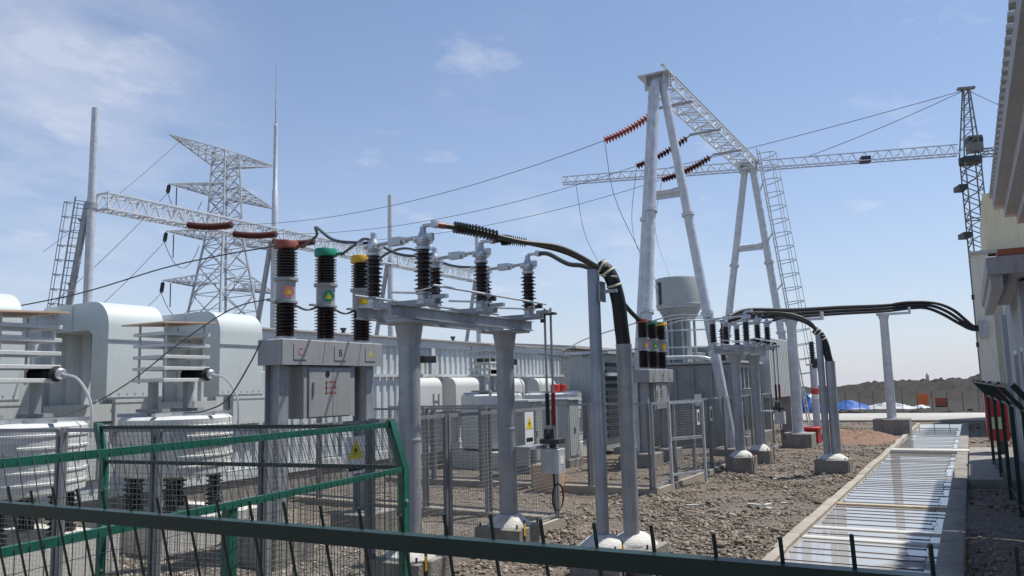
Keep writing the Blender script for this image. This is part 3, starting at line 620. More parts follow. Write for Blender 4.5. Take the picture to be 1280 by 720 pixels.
for (y, za, dz) in ((GA, 8.15, 0), (GB, 8.2, 0)):
    k = (GZ-za)/(GZ-.15); xl = GX-.14-(1.2 if y == GA else 2.0)*k; xr = GX+.18+(1.6 if y == GA else 1.2)*k
    part('cross_tie', MB().tube((xl, y, za), (xr, y, za), .10, n=12).bx(xl+.1, xr-.1, y-.012, y+.012, za-.22, za-.08), 'galv_light', t)
for y in (GA, GB):
    part('cap_plate', MB().bx(GX-.55, GX+.5, y-.32, y+.3, GZ-.02, GZ+.03).bx(GX-.42, GX+.4, y-.02, y+.02, GZ-.42, GZ-.021).bx(GX-.3, GX-.28, y-.25, y+.25, GZ-.3, GZ-.021).bx(GX+.28, GX+.3, y-.25, y+.25, GZ-.3, GZ-.021), 'galv_light', t)
bm = MB(); truss(bm, (GX, GA+.32, GZ-.10), (GX, GB-.32, GZ-.10),   .72, .36, 12, .036, (1, 0, 0))
part('lattice_beam', bm, 'lattice', t)
part('beam_walkway', MB().bx(GX+.30, GX+.40, GA-.5, GB+.2, GZ+.15, GZ+.17), 'galv_light', t)
for yy in (25.9, 29.45, 32.65): part('string_bracket', MB().bx(GX-.6, GX+.6, yy-.06, yy+.06, GZ-.43, GZ-.36), 'galv', t)
# ladder with safety cage
def ladder(thg, a, b, side, out, w=.5, step=.32, cage=True, m='galv_light', hoops=.9, hr=.38, tk=.03):
    a, b, sd, ou = Vector(a), Vector(b), Vector(side).normalized(), Vector(out).normalized(); L = (b-a).length; mb = MB()
    for s in (-1, 1): mb.tube(a+sd*s*w/2, b+sd*s*w/2, tk, n=4)
    n = int(L/step)
    for i in range(n): p = lerp(a, b, (i+.5)/n); mb.tube(p-sd*w/2, p+sd*w/2, tk*.55, n=4, cap=False)
    l = part('ladder', mb, m, thg)
    if cage:
        mb = MB(); nh = int((L-2.2)/hoops)
        def arc(p): return [p+sd*(hr*math.cos(q))+ou*(hr*1.5*math.sin(q)) for q in np.linspace(0, math.pi, 9)]
        for i in range(nh+1): mb.path(arc(lerp(a, b, (2.2+i*hoops)/L)), tk*.7, 4)
        for q in (2, 4, 6):
            mb.path([arc(lerp(a, b, 2.2/L))[q], arc(lerp(a, b, min(1, (2.2+nh*hoops)/L)))[q]], tk*.5, 4)
        part('safety_cage', mb, m, l)
ladder(t, (-6.15, GB, .2), (-7.55, GB, 12.6), (0, 1, 0), (.96, 0, .12), .55, .33, True, 'galv_light', .62, .5, .035)
mb = MB()
for k in range(5): p = lerp((-6.15, GB, .2), (-7.55, GB, 12.6), .12+.19*k); q = lerp((-6.65, GB, .15), (GX+.18, GB, GZ-.2), .12+.19*k); mb.tube(p, q, .035, n=6)
part('ladder_stay', mb, 'galv_light', t)

# overhead conductors and their insulator strings
def string(a, b, m, lab, n=16, r=.16, grp='tension insulator strings on the tall gantry'):
    a, b = Vector(a), Vector(b); d = b-a; t = thing('insulator_string', lab, 'insulator', a, grp)
    pts = sag(a, b, .12, 20); mb = MB().path(pts, .03, 6); part('core', mb, 'galv', t)
    mb = MB(); k0, k1 = .1, .97
    for i in range(n):
        f = k0+(k1-k0)*i/(n-1); p = lerp(a, b, f)-Vector((0, 0, 4*.12*f*(1-f))); mb.lathe([(.045, -.055), (r*.55, -.03), (r, .02), (r*.9, .035), (.05, .045)], p, d, 12)
    part('discs', mb, m, t); return t
ST = [((GX-.55, 25.9, GZ-.39), (-10.45, 25.3, 10.62)), ((GX-.55, 29.45, GZ-.39), (-10.85, 29.5, 10.75)), ((GX-.55, 32.65, GZ-.39), (-11.0, 33.0, 10.98))]
string(*ST[0], 'string_orange', 'orange-red insulator string on the end of the beam nearest the drum transformer legs', 17)
string(*ST[1], 'string_brown', 'dark brown insulator string hanging from the middle of the white lattice beam', 17)
string(*ST[2], 'string_brown', 'dark brown insulator string at the ladder end of the white lattice beam', 17)
LX = -36.5; LYS = (28.3, 31.4, 34.4)
for k in range(3):
    le = (LX+3.6, LYS[k]+.3, 10.95); rs = ST[k][1]
    pts = sag(rs, le, .75, 26)
    single('overhead_conductor', MB().path(pts, .012, 6), 'cable_grey', 'thin overhead conductor from the %s to the far gantry' % ('orange-red insulator string', 'middle dark insulator string', 'insulator string near the caged ladder')[k], 'conductor', 'overhead conductors between the gantries', base=rs)
    string((LX+.2, LYS[k], 11.35), le, 'string_far', 'reddish insulator string on the far white gantry beam beside the pylon', 24, .19, 'insulator strings on the far gantry')
for a, b, c in (((-10.45, 25.3, 10.62), (-10.2, 25.6, 8.4), (-8.9, 25.9, 5.3)), ((-13.5, 29.45, 10.33), (-13.0, 29.2, 8.0), (-11.5, 28.6, 5.6)), ((-10.85, 29.5, 10.75), (-10.9, 28.9, 8.0), (-9.3, 27.2, 5.0)), ((-11.0, 33.0, 10.98), (-11.2, 32.4, 8.6), (-9.8, 30.6, 5.5))):
    single('dropper_wire', MB().path(bez([a, b, c], 9), .011, 5), 'cable_grey', 'thin dropper wire curving down from an overhead conductor to the transformer', 'wire', 'dropper wires', base=a)

# ------------------------------------------------------------------ far gantry
t = thing('gantry', 'far white gantry with lattice beam and caged ladder in front of the pylon', 'gantry', (LX, 40, 0))
cols = ((23.1, 16.35), (34.95, 22.8), (46.3, 16.6), (58.4, 16.4))
for k, (y, zt) in enumerate(cols):
    prof = [(.21, 0), (.2, 11.6), (.19, 12.2), (.16, zt-.02), (.1, zt)] if k != 1 else [(.21, 0), (.2, 11.6), (.18, 14.6), (.14, 14.65), (.12, 18.8), (.07, 18.85), (.02, zt)]
    part('column', MB().lathe(prof, (LX+.05, y, 0), n=14), 'galv_light', t)
    a = (LX-2.0, y-.6, 0); part('brace_leg', MB().path([a, (LX-.12, y-.1, 11.5)], .16, 12), 'galv', t)
    part('cross_tie', MB().tube((LX-1.1, y-.33, 5.4), (LX, y, 5.4), .14, n=10), 'galv', t)
    part('collar', MB().lathe([(.3, 0), (.3, .3)], (LX, y, 11.25), n=14), 'galv', t)
bm = MB(); truss(bm, (LX, cols[0][0]+.6, 11.75), (LX, cols[1][0]-.2, 11.75), .9, .8, 15, .07, (1, 0, 0)); part('lattice_beam', bm, 'lattice', t)
bm = MB(); truss(bm, (LX, cols[1][0]+.4, 11.75), (LX, cols[2][0]-.2, 11.75), .9, .8, 14, .07, (1, 0, 0)); part('lattice_beam', bm, 'lattice', t)
bm = MB(); truss(bm, (LX, cols[2][0]+.4, 11.75), (LX, cols[3][0]-.2, 11.75), .9, .8, 14, .07, (1, 0, 0)); part('lattice_beam', bm, 'lattice', t)
ladder(t, (LX-1.6, 22.25, .2), (LX-.2, 22.75, 11.8), (.3, .95, 0), (-.1, -1, .1), .55, .36, True, 'galv', .7, .42, .04)
mb = MB()
for k in range(4): f = .1+.27*k; mb.tube(lerp((LX-1.6, 22.25, .2), (LX-.2, 22.75, 11.8), f), lerp((LX-2, 22.5, 0), (LX-.12, 23, 11.5), f), .05, n=6)
part('ladder_stay', mb, 'galv', t)

# ------------------------------------------------------------------ pylon
PX, PY = -71.4, 61.0
t = thing('pylon', 'white lattice transmission pylon with four tiers of crossarms', 'pylon', (PX, PY, 0))
def hw(z): return 4.1-(4.1-1.35)*min(z, 20)/20 if z < 20 else 1.35-.35*(z-20)/9.5
lv = [0, 5, 9.5, 13.2, 16.3, 18.6, 20.4, 22.2, 23.9, 25.5, 27, 28.3, 29.4]
def cr(z, sx, sy): h = hw(z); return Vector((PX+sx*h, PY+sy*h, z))
mb = MB()
for sx in (-1, 1):
    for sy in (-1, 1):
        mb = MB().path([cr(z, sx, sy) for z in lv], [.14 if z < 20 else .10 for z in lv], 4); part('main_leg', mb, 'pylon_steel', t)
mb = MB()
for a, b in zip(lv[:-1], lv[1:]):
    for (p, q) in (((-1, -1), (1, -1)), ((1, -1), (1, 1)), ((1, 1), (-1, 1)), ((-1, 1), (-1, -1))):
        mb.tube(cr(a, *p), cr(b, *q), .065, n=4, cap=False); mb.tube(cr(a, *q), cr(b, *p), .065, n=4, cap=False); mb.tube(cr(b, *p), cr(b, *q), .06, n=4, cap=False)
        if a < 12: m_ = (cr(a, *p)+cr(b, *q))/2; mb.tube(m_, (cr(b, *p)+cr(a, *p))/2, .045, n=4, cap=False); mb.tube(m_, (cr(b, *q)+cr(a, *q))/2, .045, n=4, cap=False)
part('bracing', mb, 'pylon_steel', t)
arms = ((29.4, 27.9, 7.4, .2), (24.4, 25.6, 7.3, -.1), (19.3, 20.4, 7.5, -.1), (14.1, 15.4, 7.7, -.1))
tips = []
for z0, z1, L, dz in arms:
    mb = MB()
    for s in (-1, 1):
        tip = Vector((PX, PY+s*L, z0+dz)); h0 = hw(z0); h1 = hw(z1)
        A = [Vector((PX-h0, PY+s*h0, z0)), Vector((PX+h0, PY+s*h0, z0)), Vector((PX-h1, PY+s*h1, z1)), Vector((PX+h1, PY+s*h1, z1))]
        for q in A: mb.tube(q, tip, .085, n=4)
        n = 6
        for i in range(n):
            f, f2 = i/n, (i+1)/n
            for u, w in ((0, 2), (1, 3), (0, 1), (2, 3)):
                mb.tube(lerp(A[u], tip, f), lerp(A[w], tip, f2), .05, n=4, cap=False); mb.tube(lerp(A[u], tip, f), lerp(A[w], tip, f), .045, n=4, cap=False)
        part('crossarm', mb, 'pylon_steel', t); mb = MB()

for z0 in (24.3, 19.2, 14.0):
    L = {24.3: 7.3, 19.2: 7.5, 14.0: 7.7}[z0]; tip = Vector((PX, PY-L, z0-.1))
    e1 = tip+Vector((1.9, -1.6, -1.5)); e0 = tip+Vector((-1.9, 1.2, -.9))
    s = thing('insulator_string', 'small dark insulator string at the tip of the %s pylon crossarm with lines' % {24.3: 'upper', 19.2: 'middle', 14.0: 'lowest'}[z0], 'insulator', tip, 'insulator strings on the pylon')
    mb = MB()
    for k in range(12): mb.lathe([(.04, -.05), (.2, 0), (.04, .05)], lerp(tip, e1, .2+.06*k), e1-tip, 8)
    part('discs', mb, 'dark_metal', s); part('core', MB().tube(tip, e1, .04, n=5), 'dark_metal', s)
    single('jumper_loop', MB().path(sag(e1, e0+Vector((0, 4.5, .5)), 2.6, 16), .035, 4), 'cable_grey', 'thin jumper loop hanging under the %s of three pylon crossarms' % {24.3: 'upper', 19.2: 'middle', 14.0: 'lowest'}[z0], 'wire', 'jumper loops on the pylon', base=e1)
    single('transmission_line', MB().path(sag(e1, (PX+1.0-(24.3-z0)*.2, PY-21, z0-15+(24.3-z0)*.12), .5, 24), .03, 4), 'cable_grey', 'thin transmission line running down from the %s of three pylon crossarms' % {24.3: 'upper', 19.2: 'middle', 14.0: 'lowest'}[z0], 'wire', 'lines leaving the pylon', base=e1)
    single('jumper_insulator', MB().path([tip+Vector((0, .9, -.1)), tip+Vector((0, .9, -2.6))], .06, 6), 'dark_metal', 'short hanging jumper insulator under the %s of three pylon crossarms' % {24.3: 'upper', 19.2: 'middle', 14.0: 'lowest'}[z0], 'insulator', 'jumper insulators on the pylon', base=tip)
tip = Vector((PX, PY-5.8, 29.6)); single('earth_wire', MB().path(sag(tip, (PX+1.5, PY-21, 15), .4, 24), .022, 4), 'cable_grey', 'thin earth wire from the top arm of the pylon', 'wire', base=tip)

# ------------------------------------------------------------------ tower crane
t = thing('tower_crane', 'tower crane with long lattice jib rising behind the cream building', 'crane', (2.1, 107.3, 0))
c0 = Vector((2.1, 107.3, 0)); jt = Vector((-44, 91.8, 28.3)); jd = Vector((jt.x-c0.x, jt.y-c0.y, 0)).normalized(); sd = Vector((-jd.y, jd.x, 0))
mb = MB()
truss(mb, c0, c0+Vector((0, 0, 27.2)), 1.7, 1.7, 16, .11, jd, sd); part('mast', mb, 'crane', t)
mb = MB(); base_j = c0+Vector((0, 0, 28.3))
n = 34; J = lambda f, s, h: lerp(base_j+jd*1.2, jt, f)+sd*(s*.65)+Vector((0, 0, h*(1.25-.35*f)))
for s in (-1, 1): mb.tube(J(0, s, 0), J(1, s, 0), .085, n=4)
mb.tube(J(0, 0, 1), J(1, 0, 1), .085, n=4)
for i in range(n):
    for s in (-1, 1):
        mb.tube(J(i/n, s, 0), J((i+.5)/n, 0, 1), .045, n=4, cap=False); mb.tube(J((i+.5)/n, 0, 1), J((i+1)/n, s, 0), .045, n=4, cap=False)
    mb.tube(J(i/n, -1, 0), J((i+1)/n, 1, 0), .04, n=4, cap=False)
part('jib', mb, 'lattice', t)
ap = c0+Vector((0, 0, 36.2))-jd*.3
mb = MB()
for a in (1, -1):
    for s in (1, -1): mb.tube(c0+jd*.9*a+sd*.8*s+Vector((0, 0, 27.8)), ap+sd*.25*s+jd*.3*a, .12, n=4)
for k in range(7):
    f, f2 = k/7, (k+1)/7
    for s in (1, -1):
        P0 = lambda a, q: lerp(c0+jd*.9*a+sd*.8*s+Vector((0, 0, 27.8)), ap+sd*.25*s+jd*.3*a, q)
        mb.tube(P0(1, f), P0(-1, f2), .06, n=4, cap=False); mb.tube(P0(-1, f2), P0(1, f2), .05, n=4, cap=False)
part('tower_head', mb, 'crane', t)
part('head_sheave', MB().box(ap+Vector((0, 0, .15)), (1.9, .6, .25), math.atan2(jd.y, jd.x)), 'crane', t)
part('slewing_ring', MB().lathe([(1.25, 0), (1.25, .7), (1.05, .75)], c0+Vector((0, 0, 27.1)), n=18), 'dark_metal', t)
cb = c0+sd*-1.1-jd*1.0+Vector((0, 0, 29.7))
cab = part('cab', MB().box(cb, (1.5, 1.4, 1.9), math.atan2(jd.y, jd.x)), 'crane', t); part('cab_window', MB().box(cb+Vector((0, 0, .4)), (1.55, 1.45, .6), math.atan2(jd.y, jd.x)), 'dark_metal', cab)
mb = MB(); truss(mb, base_j-jd*1.2, base_j-jd*13, 1.3, .7, 7, .08, sd); part('counter_jib', mb, 'crane', t)
part('counterweight', MB().box(base_j-jd*12+Vector((0, 0, -.6)), (1.6, 1.4, 2.4), math.atan2(jd.y, jd.x)), 'concrete', t)
for f in (.36, .72): part('pendant_line', MB().path(sag(ap, J(f, 0, 1), .25, 12), .045, 5), 'crane', t)
part('pendant_line', MB().tube(ap, base_j-jd*11.5+Vector((0, 0, .5)), .045, n=5), 'crane', t)
for k, z in enumerate((24.2, 18.5)): part('climbing_platform', MB().box(c0+jd*1.35+Vector((0, 0, z)), (.9, 2.0, .6), math.atan2(jd.y, jd.x)), 'dark_metal', t)
part('trolley', MB().box(J(.22, 0, 0)+Vector((0, 0, .2)), (1.1, 1.2, .7), math.atan2(jd.y, jd.x)), 'dark_metal', t)

# ------------------------------------------------------------------ long container with exhaust ducts
CX, CZ = -13.5, 3.52
t = thing('equipment_container', 'long pale ribbed equipment container with rounded exhaust ducts on its side', 'container', (CX-1.2, 15, 0))
def corr(mb, x, y0, y1, z0, z1, pitch=.28, depth=.045):
    pts = []; y = y0
    while y < y1-.01:
        for dy, dx_ in ((0, 0), (.42*pitch, 0), (.5*pitch, depth), (.92*pitch, depth)):
            if y+dy <= y1: pts.append((y+dy, x+dx_))
        y += pitch
    pts.append((y1, x)); o = len(mb.v)
    for yy, xx in pts: mb.v.append((xx, yy, z0)); mb.v.append((xx, yy, z1))
    for i in range(len(pts)-1): mb.f.append((o+2*i, o+2*i+2, o+2*i+3, o+2*i+1))
part('core', MB().bx(CX-2.6, CX-.06, -2, 27.6, .35, CZ-.02), 'contain', t)
for a, b in ((-2, 2.0), (2.1, 6.6), (6.7, 11.4), (11.5, 15.2), (15.3, 19.0), (19.1, 22.8), (22.9, 27.6)):
    mb = MB(); corr(mb, CX-.055, a, b, .55, CZ-.22); part('ribbed_panel', mb, 'contain', t, smooth=False)
part('roof_edge', MB().bx(CX-2.65, CX+.04, -2, 27.65, CZ-.22, CZ).bx(CX-.05, CX+.05, -2, 27.65, .35, .55), 'contain', t)
part('roof_sheet', MB().bx(CX-2.75, CX+.12, -2.1, 27.75, CZ+.003, CZ+.04), 'roof_far', t)
mb = MB().bx(CX+.0, CX+.06, 11.5, 27.6, 2.48, 2.56); part('waist_rail', mb, 'panel_white', t)
for y in (2.05, 6.65, 11.45, 15.25, 19.05, 22.85): part('corner_post', MB().bx(CX-.04, CX+.055, y-.09, y+.09, .35, CZ-.2), 'contain', t)
part('plinth', MB().bx(CX-2.5, CX, -2, 27.5, -.1, .35), 'concrete', t)
def hood(y0, y1):
    # inverted-L duct leaving the wall near the roof and turning down, round on top
    x1 = -12.0; rt_ = .42; zt = 3.68; zb = 2.08; th = .22
    out = [(CX-.3, zt)]+[(x1-rt_+rt_*math.sin(a), zt-rt_+rt_*math.cos(a)) for a in np.linspace(0, math.pi/2, 9)]+[(x1, zb), (x1-.42, zb)]
    inn = [(x1-.42, zt-.55), (x1-.52, zt-.46), (CX-.3, zt-.46)]
    h = part('exhaust_duct', MB().prism(out+inn, 'y', y0, y1), 'hood_paint', t)
    part('duct_seam', MB().bx(x1-.002, x1+.014, y0-.004, y1+.004, 3.02, 3.05), 'frame_grey', h); part('duct_seam', MB().bx(x1-.002, x1+.016, y0-.004, y1+.004, zb+.01, zb+.04), 'frame_grey', h)
    for zz3 in (2.17,):
        mb = MB()
        for k in range(7): hexhead(mb, (x1, y0+.08+.145*k, zz3), (1, 0, 0), .012, .008)
        part('rivets', mb, 'alu', h)
    part('duct_flange', MB().bx(CX+.5, CX+.53, y0-.02, y1+.02, zt-.47, zt+.012), 'hood_paint', h)
    part('intake_frame', MB().bx(CX+.07, CX+.12, y0-.2, y1+.1, 1.7, 2.0).bx(CX+.07, CX+.1, y0-.1, y1+.05, .7, 1.65).bx(CX+.101, CX+.13, y0+.1, y0+.16, .7, 1.65).bx(CX+.101, CX+.13, y1-.2, y1-.14, .7, 1.65), 'panel_white', h)
hood(5.6, 6.62); hood(7.98, 9.0); hood(10.2, 11.22)
for k, y in enumerate((4.9, 7.3, 9.55, 12.2)): part('wall_panel', MB().cbox(CX+.06, CX+.16, y-.5, y+.45, 1.5, 2.6, .01).bx(CX+.161, CX+.17, y-.5, y+.45, 2.02, 2.06), 'panel_white', t)
for k, (y0, y1, z0, z1) in enumerate(((17.7, 18.75, 1.5, 2.45), (19.45, 20.75, 1.5, 2.45), (22.7, 23.6, 1.62, 2.42), (24.6, 25.9, 1.62, 2.42))):
    r = z1-z0
    prof = [(CX+.06, z0), (CX+.55, z0), (CX+.55, z1-.26)]+[(CX+.29+.26*math.cos(a), z1-.26+.26*math.sin(a)) for a in np.linspace(.15, math.pi/2, 7)]+[(CX+.06, z1)]
    c = part('vent_cowl', MB().prism(prof, 'y', y0, y1), 'white_epoxy', t)
    part('cowl_latch', MB().bx(CX+.551, CX+.565, y1-.45, y1-.40, z0+.15, z1-.45).bx(CX+.551, CX+.565, y1-.2, y1-.15, z0+.15, z1-.45).bx(CX+.551, CX+.565, y1-.399, y1-.201, z0+.28, z0+.32), 'frame_grey', c)
for y in (18.35, 21.6, 23.0): part('floodlight', MB().cbox(CX+.1, CX+.45, y-.3, y+.3, 2.86, 3.06, .02).bx(CX+.02, CX+.1, y-.05, y+.05, 2.9, 2.95), 'sign_black', t)
for k, y in enumerate((12.6, 15.6, 18.2, 20.6)): part('roof_knob', MB().lathe([(.09, 0), (.04, .09), (.08, .12), (.08, .17)], (CX-.3, y, CZ+.04), n=10), 'dark_red' if k % 2 == 0 else 'dark_metal', t)

# ------------------------------------------------------------------ air-core reactors with shelf stacks
def reactor(x, y, lab, zt=1.82, r=.78, stack=True, zb=.98, red=False):
    t = thing('reactor', lab, 'reactor', (x, y, 0), 'white drum reactors with shelf stacks')
    pr = [(r*.9, zb), (r, zb+.03)]
    for q in range(1, 6): zq = zb+(zt-zb)*q/6; pr += [(r, zq-.02), (r+.012, zq-.012), (r+.012, zq+.012), (r, zq+.02)]
    part('drum', MB().lathe(pr+[(r, zt-.04), (r*.93, zt)], (x, y, 0), n=40), 'white_epoxy', t)
    part('name_plate', MB().box((x+r*.83, y-r*.60, zt-.28), (.012, .22, .14), R_(-36)), 'alu', t)
    mb = MB()
    for k in range(6): a = k*math.pi/3; mb.tube((x, y, zt+.03), (x+r*1.02*math.cos(a), y+r*1.02*math.sin(a), zt+.03), .035, n=4)
    mb.lathe([(.2, 0), (.2, .06)], (x, y, zt-.005), n=12); part('spider', mb, 'alu', t)
    for k in range(6):
        a = k*math.pi/3+.3; px, py = x+r*.8*math.cos(a), y+r*.8*math.sin(a)
        part('support_insulator', MB().lathe([(.10, .45), (.10, .52)]+[(q, .52+h) for q, h in sheds(zb-.56, .065, .12, 6)]+[(.10, zb-.04), (.10, zb)], (px, py, 0), n=12), 'black_rubber', t)
    part('plinth', MB().cbox(x-r*1.1, x+r*1.1, y-r*1.1, y+r*1.1, -.1, .45, .02), 'concrete_light', t)
    if stack:
        sx, sy, z0 = x-.12, y-.02, zt+.50
        part('stack_post', MB().bx(sx-.05, sx+.05, sy-.35, sy-.25, zt+.02, z0).bx(sx-.3, sx+.3, sy-.36, sy-.24, zt+.06, zt+.11), 'frame_grey', t)
        part('stack_post', MB().bx(sx-.05, sx+.05, sy+.25, sy+.35, zt+.02, z0).bx(sx-.3, sx+.3, sy+.24, sy+.36, zt+.06, zt+.11), 'frame_grey', t)
        for k in range(5): part('shelf', MB().cbox(sx-.36, sx+.36, sy-.40, sy+.40, z0+.168*k, z0+.168*k+.046, .006), 'white_epoxy', t)
        mb = MB().add([(sx-.5, sy-.5, z0+.83), (sx+.46, sy-.5, z0+.83), (sx+.46, sy+.42, z0+.87), (sx-.5, sy+.42, z0+.87), (sx-.5, sy-.5, z0+.85), (sx+.46, sy-.5, z0+.85), (sx+.46, sy+.42, z0+.89), (sx-.5, sy+.42, z0+.89)], [(0, 3, 2, 1), (4, 5, 6, 7), (0, 1, 5, 4), (1, 2, 6, 5), (2, 3, 7, 6), (3, 0, 4, 7)])
        part('canopy', mb, 'tan_panel', t)
        for qx in (-.3, .3):
            for qy in (-.33, .33): part('stack_rod', MB().tube((sx+qx, sy+qy, z0-.02), (sx+qx, sy+qy, z0+.85), .02, n=6), 'white_epoxy', t)
        bs = part('bushing', MB().lathe(sheds(.55, .055, .10, 9), (sx-.1, sy+.30, z0+.10), (1, .05, 0), n=14), 'black_rubber', t)
        part('bushing_cap', MB().lathe([(.07, 0), (.075, .03), (.05, .06)], (sx+.45, sy+.33, z0+.10), (1, .05, 0), n=12), 'alu', bs)
        part('lead', MB().path(bez([(sx+.50, sy+.33, z0+.1), (sx+.7, sy+.42, z0+.02), (sx+.85, sy+.5, z0-.28), (sx+.88, sy+.5, zt-.2)], 6), .017, 6), 'cable_pale', t)
    if red:
        for q in (-.25, .2): part('red_cap', MB().lathe([(.13, 0), (.15, .02), (.15, .22), (.1, .25)], (x+.2, y+q, zt+.02), n=14), 'sign_red', t)
reactor(-10.25, 5.65, 'white drum reactor with shelf stack beside the rounded duct nearest the bent fence corner post')
reactor(-10.25, 7.95, 'white drum reactor with tan-topped shelf stack standing left of the grey three-pole breaker')
reactor(-11.6, 19.2, 'pale drum reactor with shelf stack behind the mesh gate and the warning plate', 1.95, .85, True, .5)
reactor(-11.4, 22.6, 'pale drum reactor with two red caps on top, behind the cable posts', 1.92, .9, False, .45, True)
reactor(-11.6, 25.2, 'white drum reactor with shelf stack next to the dark transformer tank', 1.9, .8, True, .6)

# extra pieces: grey cubicles behind the posts
def cubicle(x, y, w, d, h, lab):
    t = thing('cubicle', lab, 'cabinet', (x, y, 0), 'grey cubicles behind the mesh fences')
    b = part('body', MB().cbox(x-d/2, x+d/2, y-w/2, y+w/2, .2, h, .012), 'tank_light', t)
    part('door', MB().cbox(x+d/2+.001, x+d/2+.02, y-w/2+.06, y+w/2-.06, .3, h-.12, .006), 'tank_light', t)
    part('handle', MB().bx(x+d/2+.02, x+d/2+.04, y-.02, y+.02, h*.5, h*.5+.15), 'dark_metal', t)
    part('cap', MB().bx(x-d/2-.05, x+d/2+.06, y-w/2-.05, y+w/2+.05, h+.001, h+.05), 'panel_white', t)
    part('plinth', MB().bx(x-d/2-.05, x+d/2+.05, y-w/2-.05, y+w/2+.05, -.1, .199), 'concrete', t)
cubicle(-9.9, 17.9, .8, .7, 1.75, 'grey cubicle with pale cap seen between the two cable posts')
cubicle(-9.6, 19.5, .7, .7, 1.75, 'grey cubicle with pale cap right beside the cable riser')
mb = MB().cbox(-7.9, -7.4, 14.6, 15.1, .0, .55, .01); single('crate', mb, 'tan_panel', 'small tan crate on the ground behind the cable posts', 'crate', base=(-7.6, 14.8, 0))

# ------------------------------------------------------------------ main transformer with drum conservator
t = thing('transformer', 'dark grey power transformer under a large pale oil drum', 'transformer', (-9, 28.5, 0))
part('tank', MB().cbox(-10.8, -6.75, 26.8, 30.2, .35, 2.75, .04), 'tank', t)
mb = MB()
for k in range(7): mb.bx(-10.7+.62*k, -10.62+.62*k, 26.72, 26.799, .5, 2.6)
for k in range(6): mb.bx(-6.749, -6.67, 27.0+.58*k, 27.07+.58*k, .5, 2.6)
part('stiffener_ribs', mb, 'tank', t)
part('tank_rim', MB().bx(-10.95, -6.6, 26.65, 30.35, 2.751, 2.83), 'tank_light', t)
part('plinth', MB().bx(-11.2, -6.4, 26.4, 30.7, -.1, .35), 'concrete', t)
cxn, cyn = -9.02, 28.3
dr = part('conservator', MB().lathe([(.76, 4.795), (.82, 4.80), (.82, 5.86), (.79, 5.92), (.3, 5.98), (.0, 5.99)], (cxn, cyn, 0), n=40, cap=False), 'tank_light', t)
part('hopper', MB().lathe([(.50, 4.42), (.6, 4.5), (.76, 4.79), (.2, 4.792)], (cxn, cyn, 0), n=32), 'tank', dr)
part('level_gauge', MB().box((cxn-.47, cyn-.67, 5.35), (.13, .06, .82), R_(-35)), 'sign_black', dr)
part('band', MB().lathe([(.82, 4.9), (.84, 4.91), (.84, 4.96), (.82, 4.97)], (cxn, cyn, 0), n=40, cap=False), 'tank_light', dr)
for dx_ in (-.45, -.2, .2, .45): part('drum_leg', MB().tube((cxn+dx_, cyn-.4, 2.8), (cxn+dx_, cyn-.4, 4.5), .05, n=10), 'tank_light', t)
for dx_ in (-.4, .4): part('drum_leg', MB().tube((cxn+dx_, cyn+.4, 2.8), (cxn+dx_, cyn+.4, 4.5), .05, n=10), 'tank_light', t)
mb = MB().tube((cxn-.9, cyn-.9, 4.0), (cxn+1.3, cyn-.9, 3.95), .03, n=6).tube((cxn-.9, cyn-.9, 3.4), (cxn+1.3, cyn-.9, 3.35), .03, n=6)
for q in (-.9, -.2, .6, 1.3): mb.tube((cxn+q, cyn-.9, 2.8), (cxn+q, cyn-.9, 4.0), .03, n=6)
part('guard_rail', mb, 'galv_light', t)
part('oil_pipe', MB().path(bez([(cxn-1.3, 26.7, 2.95), (cxn-.6, 26.7, 2.98), (cxn+.4, 26.75, 3.0), (cxn+1.4, 26.9, 2.9), (cxn+1.6, 27.3, 2.4)], 6), .07, 10), 'galv_light', t)
part('riser_trunk', MB().cbox(cxn-.42, cxn+.30, cyn-.3, cyn+.3, 2.83, 4.44, .02), 'tank', t)
for k, xx in enumerate((-10.3, -9.7, -7.3)): 
    part('bushing', MB().lathe([(.12, 0)]+[(q, .12+h) for q, h in sheds(1.0, .07, .14, 9)]+[(.04, 1.15), (.03, 1.35)], (xx, 27.5, 2.83), n=14), 'porc', t)
# radiator bank toward the trench side
for k in range(16): part('radiator_fin', MB().cbox(-7.1, -6.42, 30.6+.30*k, 30.6+.30*k+.20, 1.5, 3.75, .02), 'panel_white', t)
mb = MB().tube((-6.75, 30.5, 3.62), (-6.75, 35.4, 3.62), .09, n=10).tube((-6.75, 30.5, 1.62), (-6.75, 35.4, 1.62), .09, n=10); part('header_pipe', mb, 'tank_light', t)
for y in (30.9, 34.8): part('radiator_stand', MB().bx(-6.95, -6.55, y-.1, y+.1, -.05, 1.5), 'tank', t)
for k in range(6): part('radiator_fin', MB().cbox(-10.6+.62*k, -10.35+.62*k, 30.6, 31.8, .9, 3.3, .02), 'tank', t)
part('bank_frame', MB().bx(-10.8, -7.2, 31.81, 32.6, .2, 3.55), 'tank', t)
part('control_box', MB().cbox(-6.66, -6.3, 27.3, 28.0, 1.0, 1.9, .01), 'tank_light', t)
for yy in (26.64,):
    for xx in (-9.2, -8.0): part('nameplate', MB().bx(xx-.12, xx+.12, yy-.012, yy, 1.35, 1.75), 'sign_white', t)
# dark cooler block behind the cable posts
t = thing('cooler', 'grey louvred cooler block half hidden behind the cable riser pipe', 'cooler', (-10.6, 24.2, 0))
part('body', MB().cbox(-11.2, -10.0, 23.4, 25.0, .1, 3.1, .02), 'tank_light', t)
for k in range(11): part('louvre', MB().bx(-9.999, -9.93, 23.5, 24.9, .5+.22*k, .62+.22*k), 'dark_metal', t)
part('top_frame', MB().bx(-11.3, -9.8, 23.3, 25.1, 3.101, 3.2).bx(-9.9, -9.8, 23.3, 25.1, 2.4, 2.5), 'galv_light', t)
